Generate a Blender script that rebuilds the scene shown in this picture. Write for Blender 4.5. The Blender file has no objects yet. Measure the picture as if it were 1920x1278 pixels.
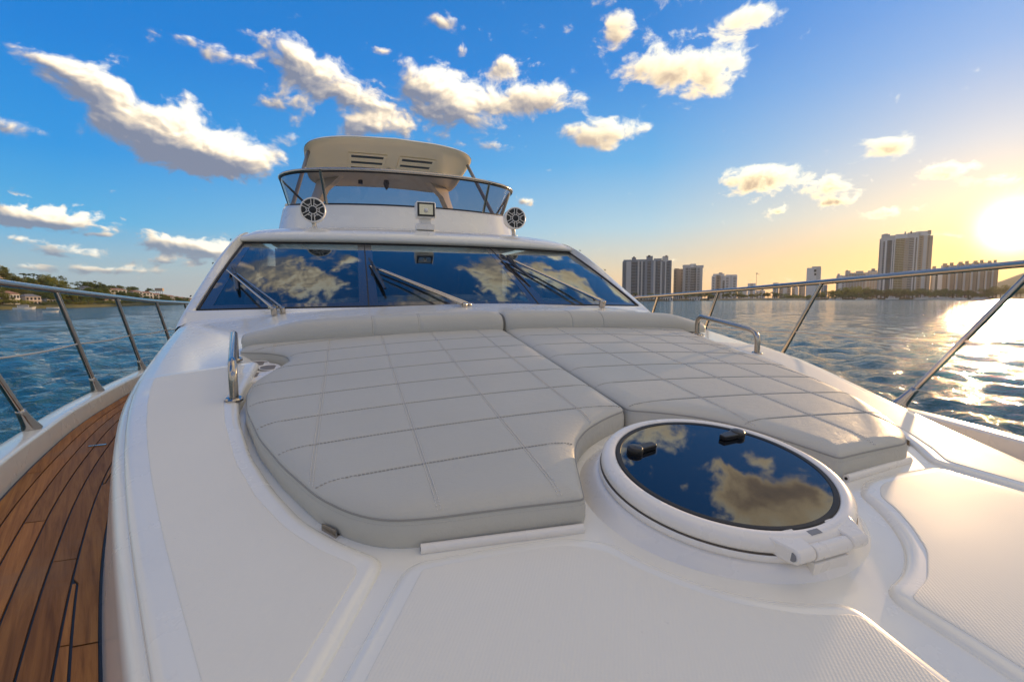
import bpy, bmesh, math, random
import numpy as np
from mathutils import Vector, Matrix
from mathutils.geometry import delaunay_2d_cdt

random.seed(7); rng = np.random.RandomState(7)
SC = bpy.context.scene
COL = SC.collection

# ------------------------------------------------------------------ camera, sky, sun, exposure
H = 2.9                                   # camera height above the water; all boat coordinates are relative to the camera point
FPX, YAW, PITCH, ROLL = 900.0, 0.3293, -math.atan(79.0 / 900.0), -0.004
def _axes():
    cy, sy, cp, sp, cr, sr = math.cos(YAW), math.sin(YAW), math.cos(PITCH), math.sin(PITCH), math.cos(ROLL), math.sin(ROLL)
    r = np.array([cy, -sy, 0]); f0 = np.array([sy, cy, 0]); z = np.array([0, 0, 1.0])
    f = f0 * cp + z * sp; u = z * cp - f0 * sp
    return r * cr + u * sr, u * cr - r * sr, f
AX_R, AX_U, AX_F = _axes()
def ray(u, v):
    return AX_F + AX_R * (u - 960) / FPX - AX_U * (v - 639) / FPX

cd = bpy.data.cameras.new('camera'); cam = bpy.data.objects.new('camera', cd); COL.objects.link(cam)
M = Matrix(((AX_R[0], AX_U[0], -AX_F[0], 0), (AX_R[1], AX_U[1], -AX_F[1], 0), (AX_R[2], AX_U[2], -AX_F[2], 0), (0, 0, 0, 1)))
cam.matrix_world = Matrix.Translation((0, 0, H)) @ M
cd.sensor_width = 36; cd.lens = 36 * FPX / 1920; cd.clip_start = 0.02; cd.clip_end = 12000
SC.camera = cam

SUN = ray(1900, 425); SUN = SUN / np.linalg.norm(SUN)
SUN_AZ = math.atan2(SUN[0], SUN[1]); SUN_EL = math.asin(SUN[2])
sl = bpy.data.lights.new('sun', 'SUN'); so = bpy.data.objects.new('sun', sl); COL.objects.link(so)
sl.energy = 2.0; sl.angle = math.radians(0.55); sl.color = (1.0, 0.64, 0.32)
so.rotation_euler = Vector((SUN[0], SUN[1], SUN[2])).to_track_quat('Z', 'Y').to_euler()
so.location = (0, 0, 60)
vs = SC.view_settings
vs.view_transform = 'Standard'; vs.look = 'None'; vs.exposure = 1.05; vs.gamma = 1.0; vs.use_curve_mapping = False
SC.cycles.use_denoising = True
SC.cycles.max_bounces = 8; SC.cycles.diffuse_bounces = 3; SC.cycles.glossy_bounces = 4; SC.cycles.transmission_bounces = 6
SC.cycles.transparent_max_bounces = 12; SC.cycles.sample_clamp_indirect = 6.0; SC.cycles.caustics_reflective = False; SC.cycles.caustics_refractive = False

def lin(c):
    def f(x):
        x /= 255.0
        return x / 12.92 if x <= 0.04045 else ((x + 0.055) / 1.055) ** 2.4
    return tuple(f(x) for x in c) + (1.0,)

class NT:
    """small helper for building node trees"""
    def __init__(s, tree): s.t = tree; s.n = tree.nodes; s.l = tree.links
    def _in(s, sock, v):
        if v is None: return
        if isinstance(v, bpy.types.NodeSocket): s.l.new(v, sock)
        elif isinstance(v, (tuple, list)) and hasattr(sock.default_value, '__len__'):
            k = len(sock.default_value); sock.default_value = tuple(v)[:k] if len(v) >= k else tuple(v) + (1.0,) * (k - len(v))
        else: sock.default_value = v
    def math(s, op, a, b=None, c=None, clamp=False):
        n = s.n.new('ShaderNodeMath'); n.operation = op; n.use_clamp = clamp
        for i, v in enumerate((a, b, c)): s._in(n.inputs[i], v)
        return n.outputs[0]
    def vec(s, op, a, b=None):
        n = s.n.new('ShaderNodeVectorMath'); n.operation = op
        s._in(n.inputs[0], a); s._in(n.inputs[1], b)
        return n.outputs['Value'] if op in ('DOT_PRODUCT', 'LENGTH', 'DISTANCE') else n.outputs[0]
    def mix(s, f, a, b, mode='MIX'):
        n = s.n.new('ShaderNodeMix'); n.data_type = 'RGBA'; n.blend_type = mode
        s._in(n.inputs[0], f); s._in(n.inputs[6], a); s._in(n.inputs[7], b)
        return n.outputs[2]
    def noise(s, v, scale, detail=4, rough=0.5, dist=0.0, typ=None):
        n = s.n.new('ShaderNodeTexNoise'); s._in(n.inputs['Vector'], v)
        n.inputs['Scale'].default_value = scale; n.inputs['Detail'].default_value = detail
        n.inputs['Roughness'].default_value = rough; n.inputs['Distortion'].default_value = dist
        return n.outputs['Fac']
    def ramp(s, f, stops, interp='LINEAR'):
        n = s.n.new('ShaderNodeValToRGB'); n.color_ramp.interpolation = interp; s._in(n.inputs[0], f)
        e = n.color_ramp.elements
        while len(e) < len(stops): e.new(0.5)
        for el, (p, c) in zip(e, stops): el.position = p; el.color = c
        return n.outputs[0]
    def maprange(s, v, a, b, c=0.0, d=1.0, typ='SMOOTHSTEP'):
        n = s.n.new('ShaderNodeMapRange'); n.interpolation_type = typ
        s._in(n.inputs[0], v)
        for i, x in enumerate((a, b, c, d)): s._in(n.inputs[i + 1], x)
        return n.outputs[0]
    def comb(s, x, y, z):
        n = s.n.new('ShaderNodeCombineXYZ')
        for i, v in enumerate((x, y, z)): s._in(n.inputs[i], v)
        return n.outputs[0]
    def sep(s, v):
        n = s.n.new('ShaderNodeSeparateXYZ'); s._in(n.inputs[0], v); return n.outputs

CLOUDS = [  # azimuth and elevation come from rays; (u, v, ru, rv, weight)
    (62, 108, 42, 26, .75), (125, 138, 55, 38, .95), (205, 168, 62, 44, .95), (225, 232, 75, 42, .8), (315, 232, 75, 52, .95), (330, 285, 85, 36, .85), (405, 272, 72, 46, .95), (460, 302, 72, 30, 1.0), (395, 318, 70, 18, .8),
    (330, 65, 60, 16, .65), (410, 105, 85, 22, .75), (545, 100, 55, 38, 1.0), (610, 150, 72, 40, 1.05), (690, 195, 55, 24, .9), (535, 190, 60, 26, .8),
    (700, 238, 95, 26, 1.05), (840, 42, 36, 16, .8), (868, 98, 26, 20, .75), (720, 94, 26, 10, .6),
    (790, 155, 60, 42, 1.0), (865, 205, 90, 54, 1.1), (1010, 180, 90, 36, 1.05), (950, 122, 45, 24, .95), (935, 275, 45, 14, .55),
    (1165, 55, 60, 36, .85), (1215, 125, 55, 40, 1.0), (1320, 140, 76, 58, 1.15), (1400, 42, 75, 30, .95), (1130, 250, 85, 32, 1.1),
    (1430, 335, 85, 34, 1.15), (1560, 350, 55, 26, .9), (1455, 396, 40, 11, .75), (1570, 378, 40, 8, .7), (1672, 275, 62, 22, 1), (1770, 322, 60, 24, .95),
    (1875, 340, 55, 14, .8), (1665, 398, 60, 13, .8), (1800, 440, 120, 9, .35),
    (85, 405, 115, 26, 1.1), (120, 470, 75, 15, .85), (355, 465, 80, 23, 1), (35, 240, 60, 20, .75), (250, 508, 95, 10, .6), (40, 450, 50, 9, .6), (90, 420, 120, 12, .6),
    (300, 452, 40, 16, .8), (395, 470, 40, 18, .9), (150, 505, 120, 9, .6), (20, 500, 80, 9, .6), (300, 490, 100, 9, .55), (180, 440, 40, 6, .6), (20, 405, 40, 18, .9),
    (985, 378, 24, 11, .85), (1265, 488, 26, 5, .6), (345, 376, 16, 6, .5), (545, 275, 50, 26, .6)]

HIGH = [  # clouds above the frame, mirrored in the hatch and the windscreen: azimuth, elevation, radii (degrees), weight
    (-15, 42.5, 6.5, 6, 1.2), (-21, 39, 5, 3.5, 1.0), (-10, 47, 5, 3, .8), (-4, 41, 3, 2.2, .9), (23, 39.5, 4.5, 4, 1.2), (27, 43, 4, 3.5, 1.0), (33, 34, 6, 4, 1.1), (39, 31.5, 3.5, 2.5, .8),
    (54, 37.5, 4.5, 2.6, 1.25), (57, 35, 4.0, 2.4, 1.2), (51, 34.5, 2.5, 1.6, .9), (60, 33.5, 4, 2.2, 1.1), (43.5, 32.5, 3, 1.6, .85), (53, 31.8, 2.5, 1.0, .7), (65, 38, 6, 3, 1.0), (10, 53, 7, 4, 1), (-28, 50, 7, 4, 1), (35, 50, 6, 4, 1.0)]

def build_world():
    w = bpy.data.worlds.new('World'); SC.world = w; w.use_nodes = True
    t = w.node_tree; t.nodes.clear(); k = NT(t)
    tc = t.nodes.new('ShaderNodeTexCoord'); d = k.vec('NORMALIZE', tc.outputs['Generated'])
    x, y, z = k.sep(d)
    el = k.math('MULTIPLY', k.math('ARCSINE', z), 180 / math.pi)
    az = k.math('MULTIPLY', k.math('ARCTAN2', x, y), 180 / math.pi)
    ela = k.math('MAXIMUM', el, 0.0)
    e01 = k.math('DIVIDE', ela, 90.0)
    sundot = k.vec('DOT_PRODUCT', d, tuple(SUN))
    # angle in azimuth from the sun
    hl = k.math('SQRT', k.math('MAXIMUM', k.math('SUBTRACT', 1.0, k.math('MULTIPLY', z, z)), 1e-5))
    ch = k.math('DIVIDE', k.math('ADD', k.math('MULTIPLY', x, math.sin(SUN_AZ)), k.math('MULTIPLY', y, math.cos(SUN_AZ))), hl)
    daz = k.math('MULTIPLY', k.math('ARCCOSINE', k.math('MINIMUM', k.math('MAXIMUM', ch, -1.0), 1.0)), 180 / math.pi)
    away = k.ramp(e01, [(0, lin((176, 188, 198))), (3 / 90, lin((158, 188, 208))), (7 / 90, lin((80, 172, 226))), (13 / 90, lin((30, 146, 224))),
                        (22 / 90, lin((0, 124, 214))), (32 / 90, lin((0, 112, 200))), (60 / 90, lin((22, 92, 170))), (1, lin((30, 88, 160)))])
    side = k.ramp(e01, [(0, lin((228, 180, 130))), (3 / 90, lin((214, 196, 172))), (8 / 90, lin((160, 196, 220))), (15 / 90, lin((84, 166, 226))),
                        (24 / 90, lin((22, 130, 216))), (33 / 90, lin((6, 116, 202))), (60 / 90, lin((24, 94, 172))), (1, lin((30, 88, 160)))])
    near = k.ramp(e01, [(0, lin((236, 148, 66))), (4 / 90, lin((236, 178, 108))), (8 / 90, lin((216, 196, 176))), (13 / 90, lin((180, 190, 212))),
                        (20 / 90, lin((126, 168, 226))), (28 / 90, lin((84, 148, 226))), (45 / 90, lin((30, 110, 192))), (1, lin((30, 88, 160)))])
    f1 = k.maprange(daz, 88, 36, 0, 1, 'LINEAR'); f2 = k.maprange(daz, 30, 2, 0, 1, 'LINEAR')
    grad = k.vec('MULTIPLY', k.mix(f2, k.mix(f1, away, side), near), (0.53, 0.55, 0.53))
    # physically based daylight underneath
    st = t.nodes.new('ShaderNodeTexSky'); st.sky_type = 'NISHITA'; st.sun_disc = False
    st.sun_elevation = SUN_EL; st.sun_rotation = SUN_AZ; st.altitude = 0; st.air_density = 1.0; st.dust_density = 1.0; st.ozone_density = 1.5
    nish = k.vec('MULTIPLY', st.outputs[0], (0.10, 0.10, 0.10))
    sky = k.mix(0.08, grad, nish)
    # aureole round the sun
    ang = k.math('MULTIPLY', k.math('ARCCOSINE', k.math('MINIMUM', sundot, 0.999999)), 180 / math.pi)
    g1 = k.math('EXPONENT', k.math('MULTIPLY', k.math('POWER', k.math('DIVIDE', ang, 1.6), 2.0), -1.0))
    g2 = k.math('EXPONENT', k.math('DIVIDE', ang, -4.0))
    glow = k.vec('ADD', k.vec('SCALE', (1.0, 0.93, 0.74)), k.vec('SCALE', (1.0, 0.80, 0.44)))
    a = t.nodes.new('ShaderNodeVectorMath'); a.operation = 'SCALE'; a.inputs[0].default_value = (1.0, 0.92, 0.72); t.links.new(k.math('MULTIPLY', g1, 1.7), a.inputs['Scale'])
    b = t.nodes.new('ShaderNodeVectorMath'); b.operation = 'SCALE'; b.inputs[0].default_value = (1.0, 0.74, 0.44); t.links.new(k.math('MULTIPLY', g2, 0.20), b.inputs['Scale'])
    glow = k.vec('ADD', a.outputs[0], b.outputs[0])
    # ---- clouds: a field of soft patches eaten into by noise
    p = k.comb(az, el, 0.0)
    dens = None; slope = None
    blobs = []
    sunward = lambda u: 1.22 if u > 1350 else 1.1
    for (u, v, ru, rv, wt) in CLOUDS:
        def ae(uu, vv):
            q = ray(uu, vv); q = q / np.linalg.norm(q)
            return math.degrees(math.atan2(q[0], q[1])), math.degrees(math.asin(q[2]))
        c = ae(u, v); ra = 0.98 * (ae(u + ru, v)[0] - ae(u - ru, v)[0]) / 2; re = 0.98 * (ae(u, v - rv)[1] - ae(u, v + rv)[1]) / 2
        blobs.append((c[0], c[1], ra, re, wt * sunward(u)))
    for (ca, ce, ra, re, wt) in blobs + HIGH:
        q = k.vec('MULTIPLY', k.vec('SUBTRACT', p, (ca, ce, 0)), (1 / ra, 1 / re, 0))
        g = k.math('POWER', 0.3679, k.vec('DOT_PRODUCT', q, q))
        gy = k.math('MULTIPLY', g, wt)
        dens = gy if dens is None else k.math('ADD', dens, gy)
        s2 = k.math('MULTIPLY', gy, k.vec('DOT_PRODUCT', q, (0.45, 0.9, 0)))
        slope = s2 if slope is None else k.math('ADD', slope, s2)
    # the rest of the sky carries the same kind of scattered cloud
    pl = k.vec('DIVIDE', k.comb(x, y, 0.0), k.comb(k.math('ADD', k.math('MAXIMUM', z, 0.0), 0.18), k.math('ADD', k.math('MAXIMUM', z, 0.0), 0.18), 1.0))
    cover = k.noise(k.vec('ADD', pl, (3.7, 1.2, 0.4)), 1.55, 3, 0.5)
    el_in = k.maprange(el, 47, 56, 0, 1); az_in = k.math('MAXIMUM', k.maprange(az, 72, 90, 0, 1), k.maprange(az, -34, -48, 0, 1))
    out = k.math('MAXIMUM', el_in, az_in)
    gen = k.math('MULTIPLY', out, k.maprange(cover, 0.36, 0.52, 0.0, 1.3))
    gen = k.math('MULTIPLY', gen, k.maprange(el, 0, 8, 0.4, 1))
    dens = k.math('ADD', dens, gen)
    # noise for billows: stretched a little along the horizon
    nc = k.vec('MULTIPLY', p, (0.105, 0.15, 0.0))
    warp = t.nodes.new('ShaderNodeTexNoise'); warp.inputs['Scale'].default_value = 1.3; warp.inputs['Detail'].default_value = 2
    t.links.new(nc, warp.inputs['Vector'])
    ncw = k.vec('ADD', nc, k.vec('MULTIPLY', k.vec('SUBTRACT', warp.outputs['Color'], (0.5, 0.5, 0.5)), (0.35, 0.35, 0.35)))
    n1a = k.noise(ncw, 3.0, 10, 0.58, 0.15); n1b = k.noise(ncw, 7.0, 8, 0.58, 0.2)
    wlo = k.maprange(el, 18, 9)
    n1 = k.math('ADD', k.math('MULTIPLY', n1a, k.math('SUBTRACT', 1.0, wlo)), k.math('MULTIPLY', n1b, wlo))
    n2 = k.noise(k.vec('ADD', ncw, (0.030, 0.05, 0)), 3.0, 5, 0.5, 0.1)
    n3 = k.noise(ncw, 3.0, 5, 0.5, 0.1)
    body = k.math('SUBTRACT', k.math('ADD', dens, k.math('MULTIPLY', k.math('SUBTRACT', n1, 0.5), 3.0)), 0.50)
    alpha = k.maprange(body, -0.08, 0.58)
    thick = k.maprange(body, 0.2, 1.3)
    lit = k.math('ADD', k.math('MULTIPLY', slope, 1.25), k.math('MULTIPLY', k.math('SUBTRACT', n3, n2), 2.6))
    lit = k.math('ADD', 0.50, lit)
    nearsun = k.maprange(daz, 60, 18)
    # seen against the sun the thick middle is grey and the rim glows; away from it the upper side is lit
    litb = k.math('SUBTRACT', 1.05, k.math('MULTIPLY', thick, 0.62))
    litv = k.math('ADD', k.math('MULTIPLY', lit, k.math('SUBTRACT', 1.0, k.math('MULTIPLY', nearsun, .7))), k.math('MULTIPLY', litb, k.math('MULTIPLY', nearsun, .7)))
    ccol_a = k.ramp(litv, [(0.0, lin((112, 118, 138))), (0.32, lin((156, 152, 156))), (0.60, lin((210, 194, 176))), (0.78, lin((244, 226, 202))), (1.0, lin((255, 246, 230)))])
    ccol_b = k.ramp(litv, [(0.0, lin((138, 128, 122))), (0.35, lin((188, 166, 142))), (0.6, lin((246, 222, 184))), (1.0, lin((255, 248, 226)))])
    ccol = k.vec('MULTIPLY', k.mix(nearsun, ccol_a, ccol_b), (0.70, 0.70, 0.665))
    lowfade = k.maprange(el, 0.5, 9, 0.6, 0.95)
    sky2 = k.mix(k.math('MULTIPLY', alpha, lowfade), sky, ccol)
    fin = k.vec('ADD', sky2, glow)
    # below the horizon: dull water-blue (never seen, only for bounce light)
    fin = k.mix(k.maprange(z, -0.02, 0.0, 0, 1, 'LINEAR'), (0.05, 0.09, 0.12, 1), fin)
    bg = t.nodes.new('ShaderNodeBackground'); bg.inputs['Strength'].default_value = SKY_STRENGTH
    t.links.new(fin, bg.inputs['Color'])
    o = t.nodes.new('ShaderNodeOutputWorld'); t.links.new(bg.outputs[0], o.inputs['Surface'])
    w.cycles.sampling_method = 'MANUAL'; w.cycles.sample_map_resolution = 512
SKY_STRENGTH = 1.0
build_world()

# ------------------------------------------------------------------ materials
def mat(name):
    m = bpy.data.materials.new(name); m.use_nodes = True
    t = m.node_tree; t.nodes.clear(); k = NT(t)
    o = t.nodes.new('ShaderNodeOutputMaterial'); b = t.nodes.new('ShaderNodeBsdfPrincipled')
    t.links.new(b.outputs[0], o.inputs['Surface'])
    return m, k, b, o
def objco(k): return k.n.new('ShaderNodeTexCoord').outputs['Object']
def genpos(k): return k.n.new('ShaderNodeNewGeometry').outputs['Position']
def bump(k, b, h, strength=0.3, dist=0.01):
    n = k.n.new('ShaderNodeBump'); n.inputs['Strength'].default_value = strength; n.inputs['Distance'].default_value = dist
    k._in(n.inputs['Height'], h); k.l.new(n.outputs[0], b.inputs['Normal']); return n
def simple(name, col, rough=0.5, metal=0.0, var=0.06, scale=6.0, coat=0.0, ior=1.5, rvar=0.08):
    m, k, b, o = mat(name); p = genpos(k)
    n = k.noise(p, scale, 5, 0.6)
    c1 = tuple(max(0, c * (1 - var)) for c in col[:3]) + (1,); c2 = tuple(min(1, c * (1 + var)) for c in col[:3]) + (1,)
    k._in(b.inputs['Base Color'], k.mix(n, c1, c2))
    k._in(b.inputs['Roughness'], k.math('ADD', rough - rvar / 2, k.math('MULTIPLY', k.noise(p, scale * 3.1, 4), rvar)))
    b.inputs['Metallic'].default_value = metal; b.inputs['IOR'].default_value = ior
    b.inputs['Coat Weight'].default_value = coat; b.inputs['Coat Roughness'].default_value = 0.06
    return m
MT = {}
def gelcoat():
    m, k, b, o = mat('white_gelcoat'); p = genpos(k)
    n = k.noise(p, 2.2, 6, 0.6); fine = k.noise(p, 90, 3, 0.6)
    spots = k.noise(p, 21, 6, 0.72); film = k.noise(p, 5, 6, 0.7)
    cc = k.mix(n, (0.86, 0.83, 0.735, 1), (0.89, 0.865, 0.78, 1)); cc = k.mix(k.maprange(spots, 0.62, 0.74, 0, 0.22), cc, (0.60, 0.57, 0.51, 1)); cc = k.mix(k.maprange(film, 0.5, 0.75, 0, 0.14), cc, (0.62, 0.58, 0.51, 1))
    k._in(b.inputs['Base Color'], cc)
    k._in(b.inputs['Roughness'], k.math('ADD', 0.20, k.math('MULTIPLY', n, 0.14)))
    b.inputs['Coat Weight'].default_value = 0.55; b.inputs['Coat Roughness'].default_value = 0.08
    bump(k, b, k.math('ADD', k.math('MULTIPLY', k.noise(p, 1.1, 2, 0.4), 1.0), k.math('MULTIPLY', fine, 0.02)), 0.10, 0.01)
    return m
def nonskid():
    m, k, b, o = mat('nonskid_gelcoat'); p = genpos(k)
    r = k.n.new('ShaderNodeMapping'); r.inputs['Rotation'].default_value = (0, 0, math.radians(32)); k.l.new(p, r.inputs['Vector'])
    x, y, z = k.sep(r.outputs[0])
    w1 = k.math('SINE', k.math('MULTIPLY', x, 2 * math.pi / 0.0066)); w2 = k.math('SINE', k.math('MULTIPLY', y, 2 * math.pi / 0.0066))
    h = k.math('ADD', k.math('MULTIPLY', w1, 0.5), k.math('MULTIPLY', k.math('MAXIMUM', w2, -0.4), 0.12))
    h = k.math('ADD', h, k.math('MULTIPLY', k.noise(p, 160, 3, 0.6), 1.0))
    n = k.noise(p, 3.0, 6, 0.65); sp = k.noise(p, 46, 4, 0.7)
    c = k.mix(n, (0.80, 0.765, 0.67, 1), (0.85, 0.815, 0.725, 1))
    c = k.mix(k.maprange(sp, 0.66, 0.8, 0, 0.35), c, (0.52, 0.49, 0.46, 1))
    k._in(b.inputs['Base Color'], c); k._in(b.inputs['Roughness'], k.math('ADD', 0.46, k.math('MULTIPLY', n, 0.16)))
    bump(k, b, h, 0.13, 0.0013)
    return m
def vinyl(name, c0, c1):
    m, k, b, o = mat(name); p = genpos(k)
    n = k.noise(p, 2.6, 5, 0.6); vo = k.n.new('ShaderNodeTexVoronoi'); vo.inputs['Scale'].default_value = 320; k.l.new(p, vo.inputs['Vector'])
    wr = k.noise(k.vec('MULTIPLY', p, (1.0, 1.6, 1.0)), 17, 6, 0.68, 1.2); scuff = k.noise(p, 38, 5, 0.75, 2.0)
    c = k.mix(n, c0, c1); c = k.mix(k.maprange(scuff, 0.62, 0.76, 0, 0.22), c, tuple(x * 1.2 for x in c1[:3]) + (1,))
    k._in(b.inputs['Base Color'], c)
    k._in(b.inputs['Roughness'], k.math('ADD', 0.40, k.math('MULTIPLY', wr, 0.18)))
    h = k.math('ADD', k.math('MULTIPLY', wr, 2.4), k.math('MULTIPLY', vo.outputs['Distance'], 0.25))
    bump(k, b, h, 0.30, 0.0035)
    return m
def teak():
    m, k, b, o = mat('teak_wood'); p = objco(k)
    oi = k.n.new('ShaderNodeObjectInfo')
    rnd = oi.outputs['Random']
    off = k.comb(k.math('MULTIPLY', rnd, 37.0), k.math('MULTIPLY', rnd, 91.0), 0.0)
    p = k.comb(k.vec('DOT_PRODUCT', p, (0.925, 0.38, 0)), k.vec('DOT_PRODUCT', p, (-0.38, 0.925, 0)), 0.0)
    q = k.vec('ADD', k.vec('MULTIPLY', p, (26.0, 1.3, 20.0)), off)
    g = k.noise(q, 1.6, 7, 0.66, 0.7); g2 = k.noise(k.vec('MULTIPLY', q, (3.5, 1.0, 3.0)), 2.6, 4, 0.6)
    base = k.ramp(g, [(0.22, (0.115, 0.046, 0.012, 1)), (0.48, (0.285, 0.122, 0.033, 1)), (0.70, (0.40, 0.185, 0.052, 1)), (1, (0.45, 0.245, 0.09, 1))])
    tint = k.ramp(rnd, [(0, (0.74, 0.68, 0.62, 1)), (0.5, (1.0, 1.0, 1.0, 1)), (1, (1.24, 1.14, 1.0, 1))])
    c = k.mix(1.0, base, tint, 'MULTIPLY'); grey = k.noise(genpos(k), 1.7, 6, 0.68); c = k.mix(k.maprange(grey, 0.48, 0.72, 0, 0.40), c, (0.20, 0.135, 0.085, 1)); c = k.mix(k.maprange(g2, 0.55, 0.75, 0, 0.35), c, (0.085, 0.035, 0.014, 1))
    k._in(b.inputs['Base Color'], c); k._in(b.inputs['Roughness'], k.math('ADD', 0.52, k.math('MULTIPLY', g2, 0.25))); b.inputs['Specular IOR Level'].default_value = 0.22
    bump(k, b, k.math('ADD', g, k.math('MULTIPLY', g2, 0.6)), 0.25, 0.002)
    return m
def steel():
    m, k, b, o = mat('polished_steel'); p = genpos(k)
    n = k.noise(p, 25, 5, 0.65)
    k._in(b.inputs['Base Color'], k.mix(n, (0.40, 0.36, 0.315, 1), (0.54, 0.49, 0.43, 1)))
    b.inputs['Metallic'].default_value = 1.0
    k._in(b.inputs['Roughness'], k.math('ADD', 0.10, k.math('MULTIPLY', k.noise(p, 60, 4, 0.7), 0.16)))
    return m
def glass_dark(name, dark, tr, ior, tint=(1, 1, 1)):
    """tinted pane: mirror-like by Fresnel, lets some of the inside through"""
    m = bpy.data.materials.new(name); m.use_nodes = True; t = m.node_tree; t.nodes.clear(); k = NT(t)
    o = t.nodes.new('ShaderNodeOutputMaterial'); fr = t.nodes.new('ShaderNodeFresnel'); fr.inputs['IOR'].default_value = ior
    gl = t.nodes.new('ShaderNodeBsdfGlossy'); gl.inputs['Roughness'].default_value = 0.012; gl.inputs['Color'].default_value = tint + (1,)
    p = genpos(k); bp = t.nodes.new('ShaderNodeBump'); bp.inputs['Strength'].default_value = 0.05; bp.inputs['Distance'].default_value = 0.01
    t.links.new(k.noise(p, 2.5, 2, 0.5), bp.inputs['Height']); t.links.new(bp.outputs[0], gl.inputs['Normal'])
    tb = t.nodes.new('ShaderNodeBsdfTransparent'); tb.inputs['Color'].default_value = tr + (1,)
    df = t.nodes.new('ShaderNodeBsdfDiffuse'); df.inputs['Color'].default_value = dark + (1,)
    ad = t.nodes.new('ShaderNodeAddShader'); t.links.new(tb.outputs[0], ad.inputs[0]); t.links.new(df.outputs[0], ad.inputs[1])
    mx = t.nodes.new('ShaderNodeMixShader'); t.links.new(fr.outputs[0], mx.inputs[0]); t.links.new(ad.outputs[0], mx.inputs[1]); t.links.new(gl.outputs[0], mx.inputs[2])
    t.links.new(mx.outputs[0], o.inputs['Surface'])
    return m
def water():
    m, k, b, o = mat('sea_water'); p = genpos(k)
    dist = k.vec('LENGTH', p)
    n0 = k.noise(k.vec('MULTIPLY', p, (1, 1, 0.2)), 0.02, 4, 0.6)
    k._in(b.inputs['Base Color'], k.mix(n0, (0.004, 0.060, 0.082, 1), (0.010, 0.095, 0.122, 1)))
    b.inputs['IOR'].default_value = 1.33
    k._in(b.inputs['Roughness'], k.maprange(dist, 10, 500, 0.05, 0.16, 'LINEAR'))
    q = k.vec('MULTIPLY', p, (1, 1, 0.3))
    h = k.math('ADD', k.math('MULTIPLY', k.noise(q, 3.2, 5, 0.62, 0.4), 0.30), k.math('MULTIPLY', k.noise(q, 0.75, 5, 0.6, 0.3), 1.0))
    bump(k, b, h, 0.9, 0.40)
    return m
def foliage(name, c0, c1, c2):
    c0, c1, c2 = [tuple(min(.5, x * 1.55) for x in c[:3]) + (1,) for c in (c0, c1, c2)]
    m, k, b, o = mat(name); p = genpos(k); oi = k.n.new('ShaderNodeObjectInfo')
    n = k.noise(p, 0.45, 4, 0.6)
    c = k.ramp(n, [(0.3, c0), (0.52, c1), (0.75, c2)])
    c = k.mix(0.5, c, k.ramp(oi.outputs['Random'], [(0, c0), (0.5, c1), (1, c2)]))
    k._in(b.inputs['Base Color'], c); b.inputs['Roughness'].default_value = 0.6
    tr = k.n.new('ShaderNodeBsdfTranslucent'); k._in(tr.inputs['Color'], k.mix(0.5, c, (0.30, 0.30, 0.03, 1)))
    mx = k.n.new('ShaderNodeMixShader'); mx.inputs[0].default_value = 0.42
    k.l.new(b.outputs[0], mx.inputs[1]); k.l.new(tr.outputs[0], mx.inputs[2]); k.l.new(mx.outputs[0], o.inputs['Surface'])
    return m
MT['gel'] = gelcoat(); MT['skid'] = nonskid()
MT['pad'] = vinyl('grey_vinyl', (0.50, 0.482, 0.420, 1), (0.56, 0.542, 0.478, 1))
MT['pipe'] = simple('dark_grey_piping', (0.30, 0.29, 0.265), 0.5)
MT['thread'] = simple('pale_thread', (0.74, 0.71, 0.66), 0.7)
MT['gasket'] = simple('brown_grey_gasket', (0.11, 0.09, 0.07), 0.6); MT['seamline'] = simple('grey_thread', (0.40, 0.385, 0.355), 0.7); MT['teak'] = teak(); MT['caulk'] = simple('black_caulk', (0.006, 0.007, 0.010), 0.5)
MT['steel'] = steel(); MT['black'] = simple('black_plastic', (0.012, 0.012, 0.013), 0.32, var=0.2)
MT['rubber'] = simple('black_rubber', (0.010, 0.010, 0.011), 0.55)
MT['pane'] = glass_dark('windscreen_glass', (0.002, 0.006, 0.012), (0.50, 0.58, 0.60), 1.68, (0.94, 1.0, 0.98))
MT['hatchglass'] = glass_dark('smoked_hatch_glass', (0.004, 0.006, 0.010), (0.0, 0.0, 0.0), 1.7)
MT['frit'] = glass_dark('dark_frit_border', (0.045, 0.042, 0.042), (0.0, 0.0, 0.0), 1.8)
MT['flyglass'] = glass_dark('tinted_flybridge_glass', (0.02, 0.02, 0.03), (0.38, 0.37, 0.42), 1.4)
MT['lamp'] = simple('lamp_reflector', (0.5, 0.52, 0.46), 0.12, 0.9)
MT['cream'] = simple('cream_headliner', (0.93, 0.82, 0.62), 0.35, var=0.04, scale=2)
MT['whitep'] = simple('white_plastic', (0.84, 0.80, 0.74), 0.28, coat=0.2)
MT['inside'] = simple('dark_dash', (0.05, 0.055, 0.06), 0.5)
MT['seat'] = simple('beige_leather', (0.55, 0.47, 0.36), 0.5)
MT['rope'] = simple('white_lifeline', (0.62, 0.57, 0.50), 0.5)
MT['water'] = water(); MT['cupdark'] = simple('brown_cup_well', (0.20, 0.155, 0.10), 0.4)
MT['cable'] = simple('weathered_grey', (0.25, 0.25, 0.26), 0.5)

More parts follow.
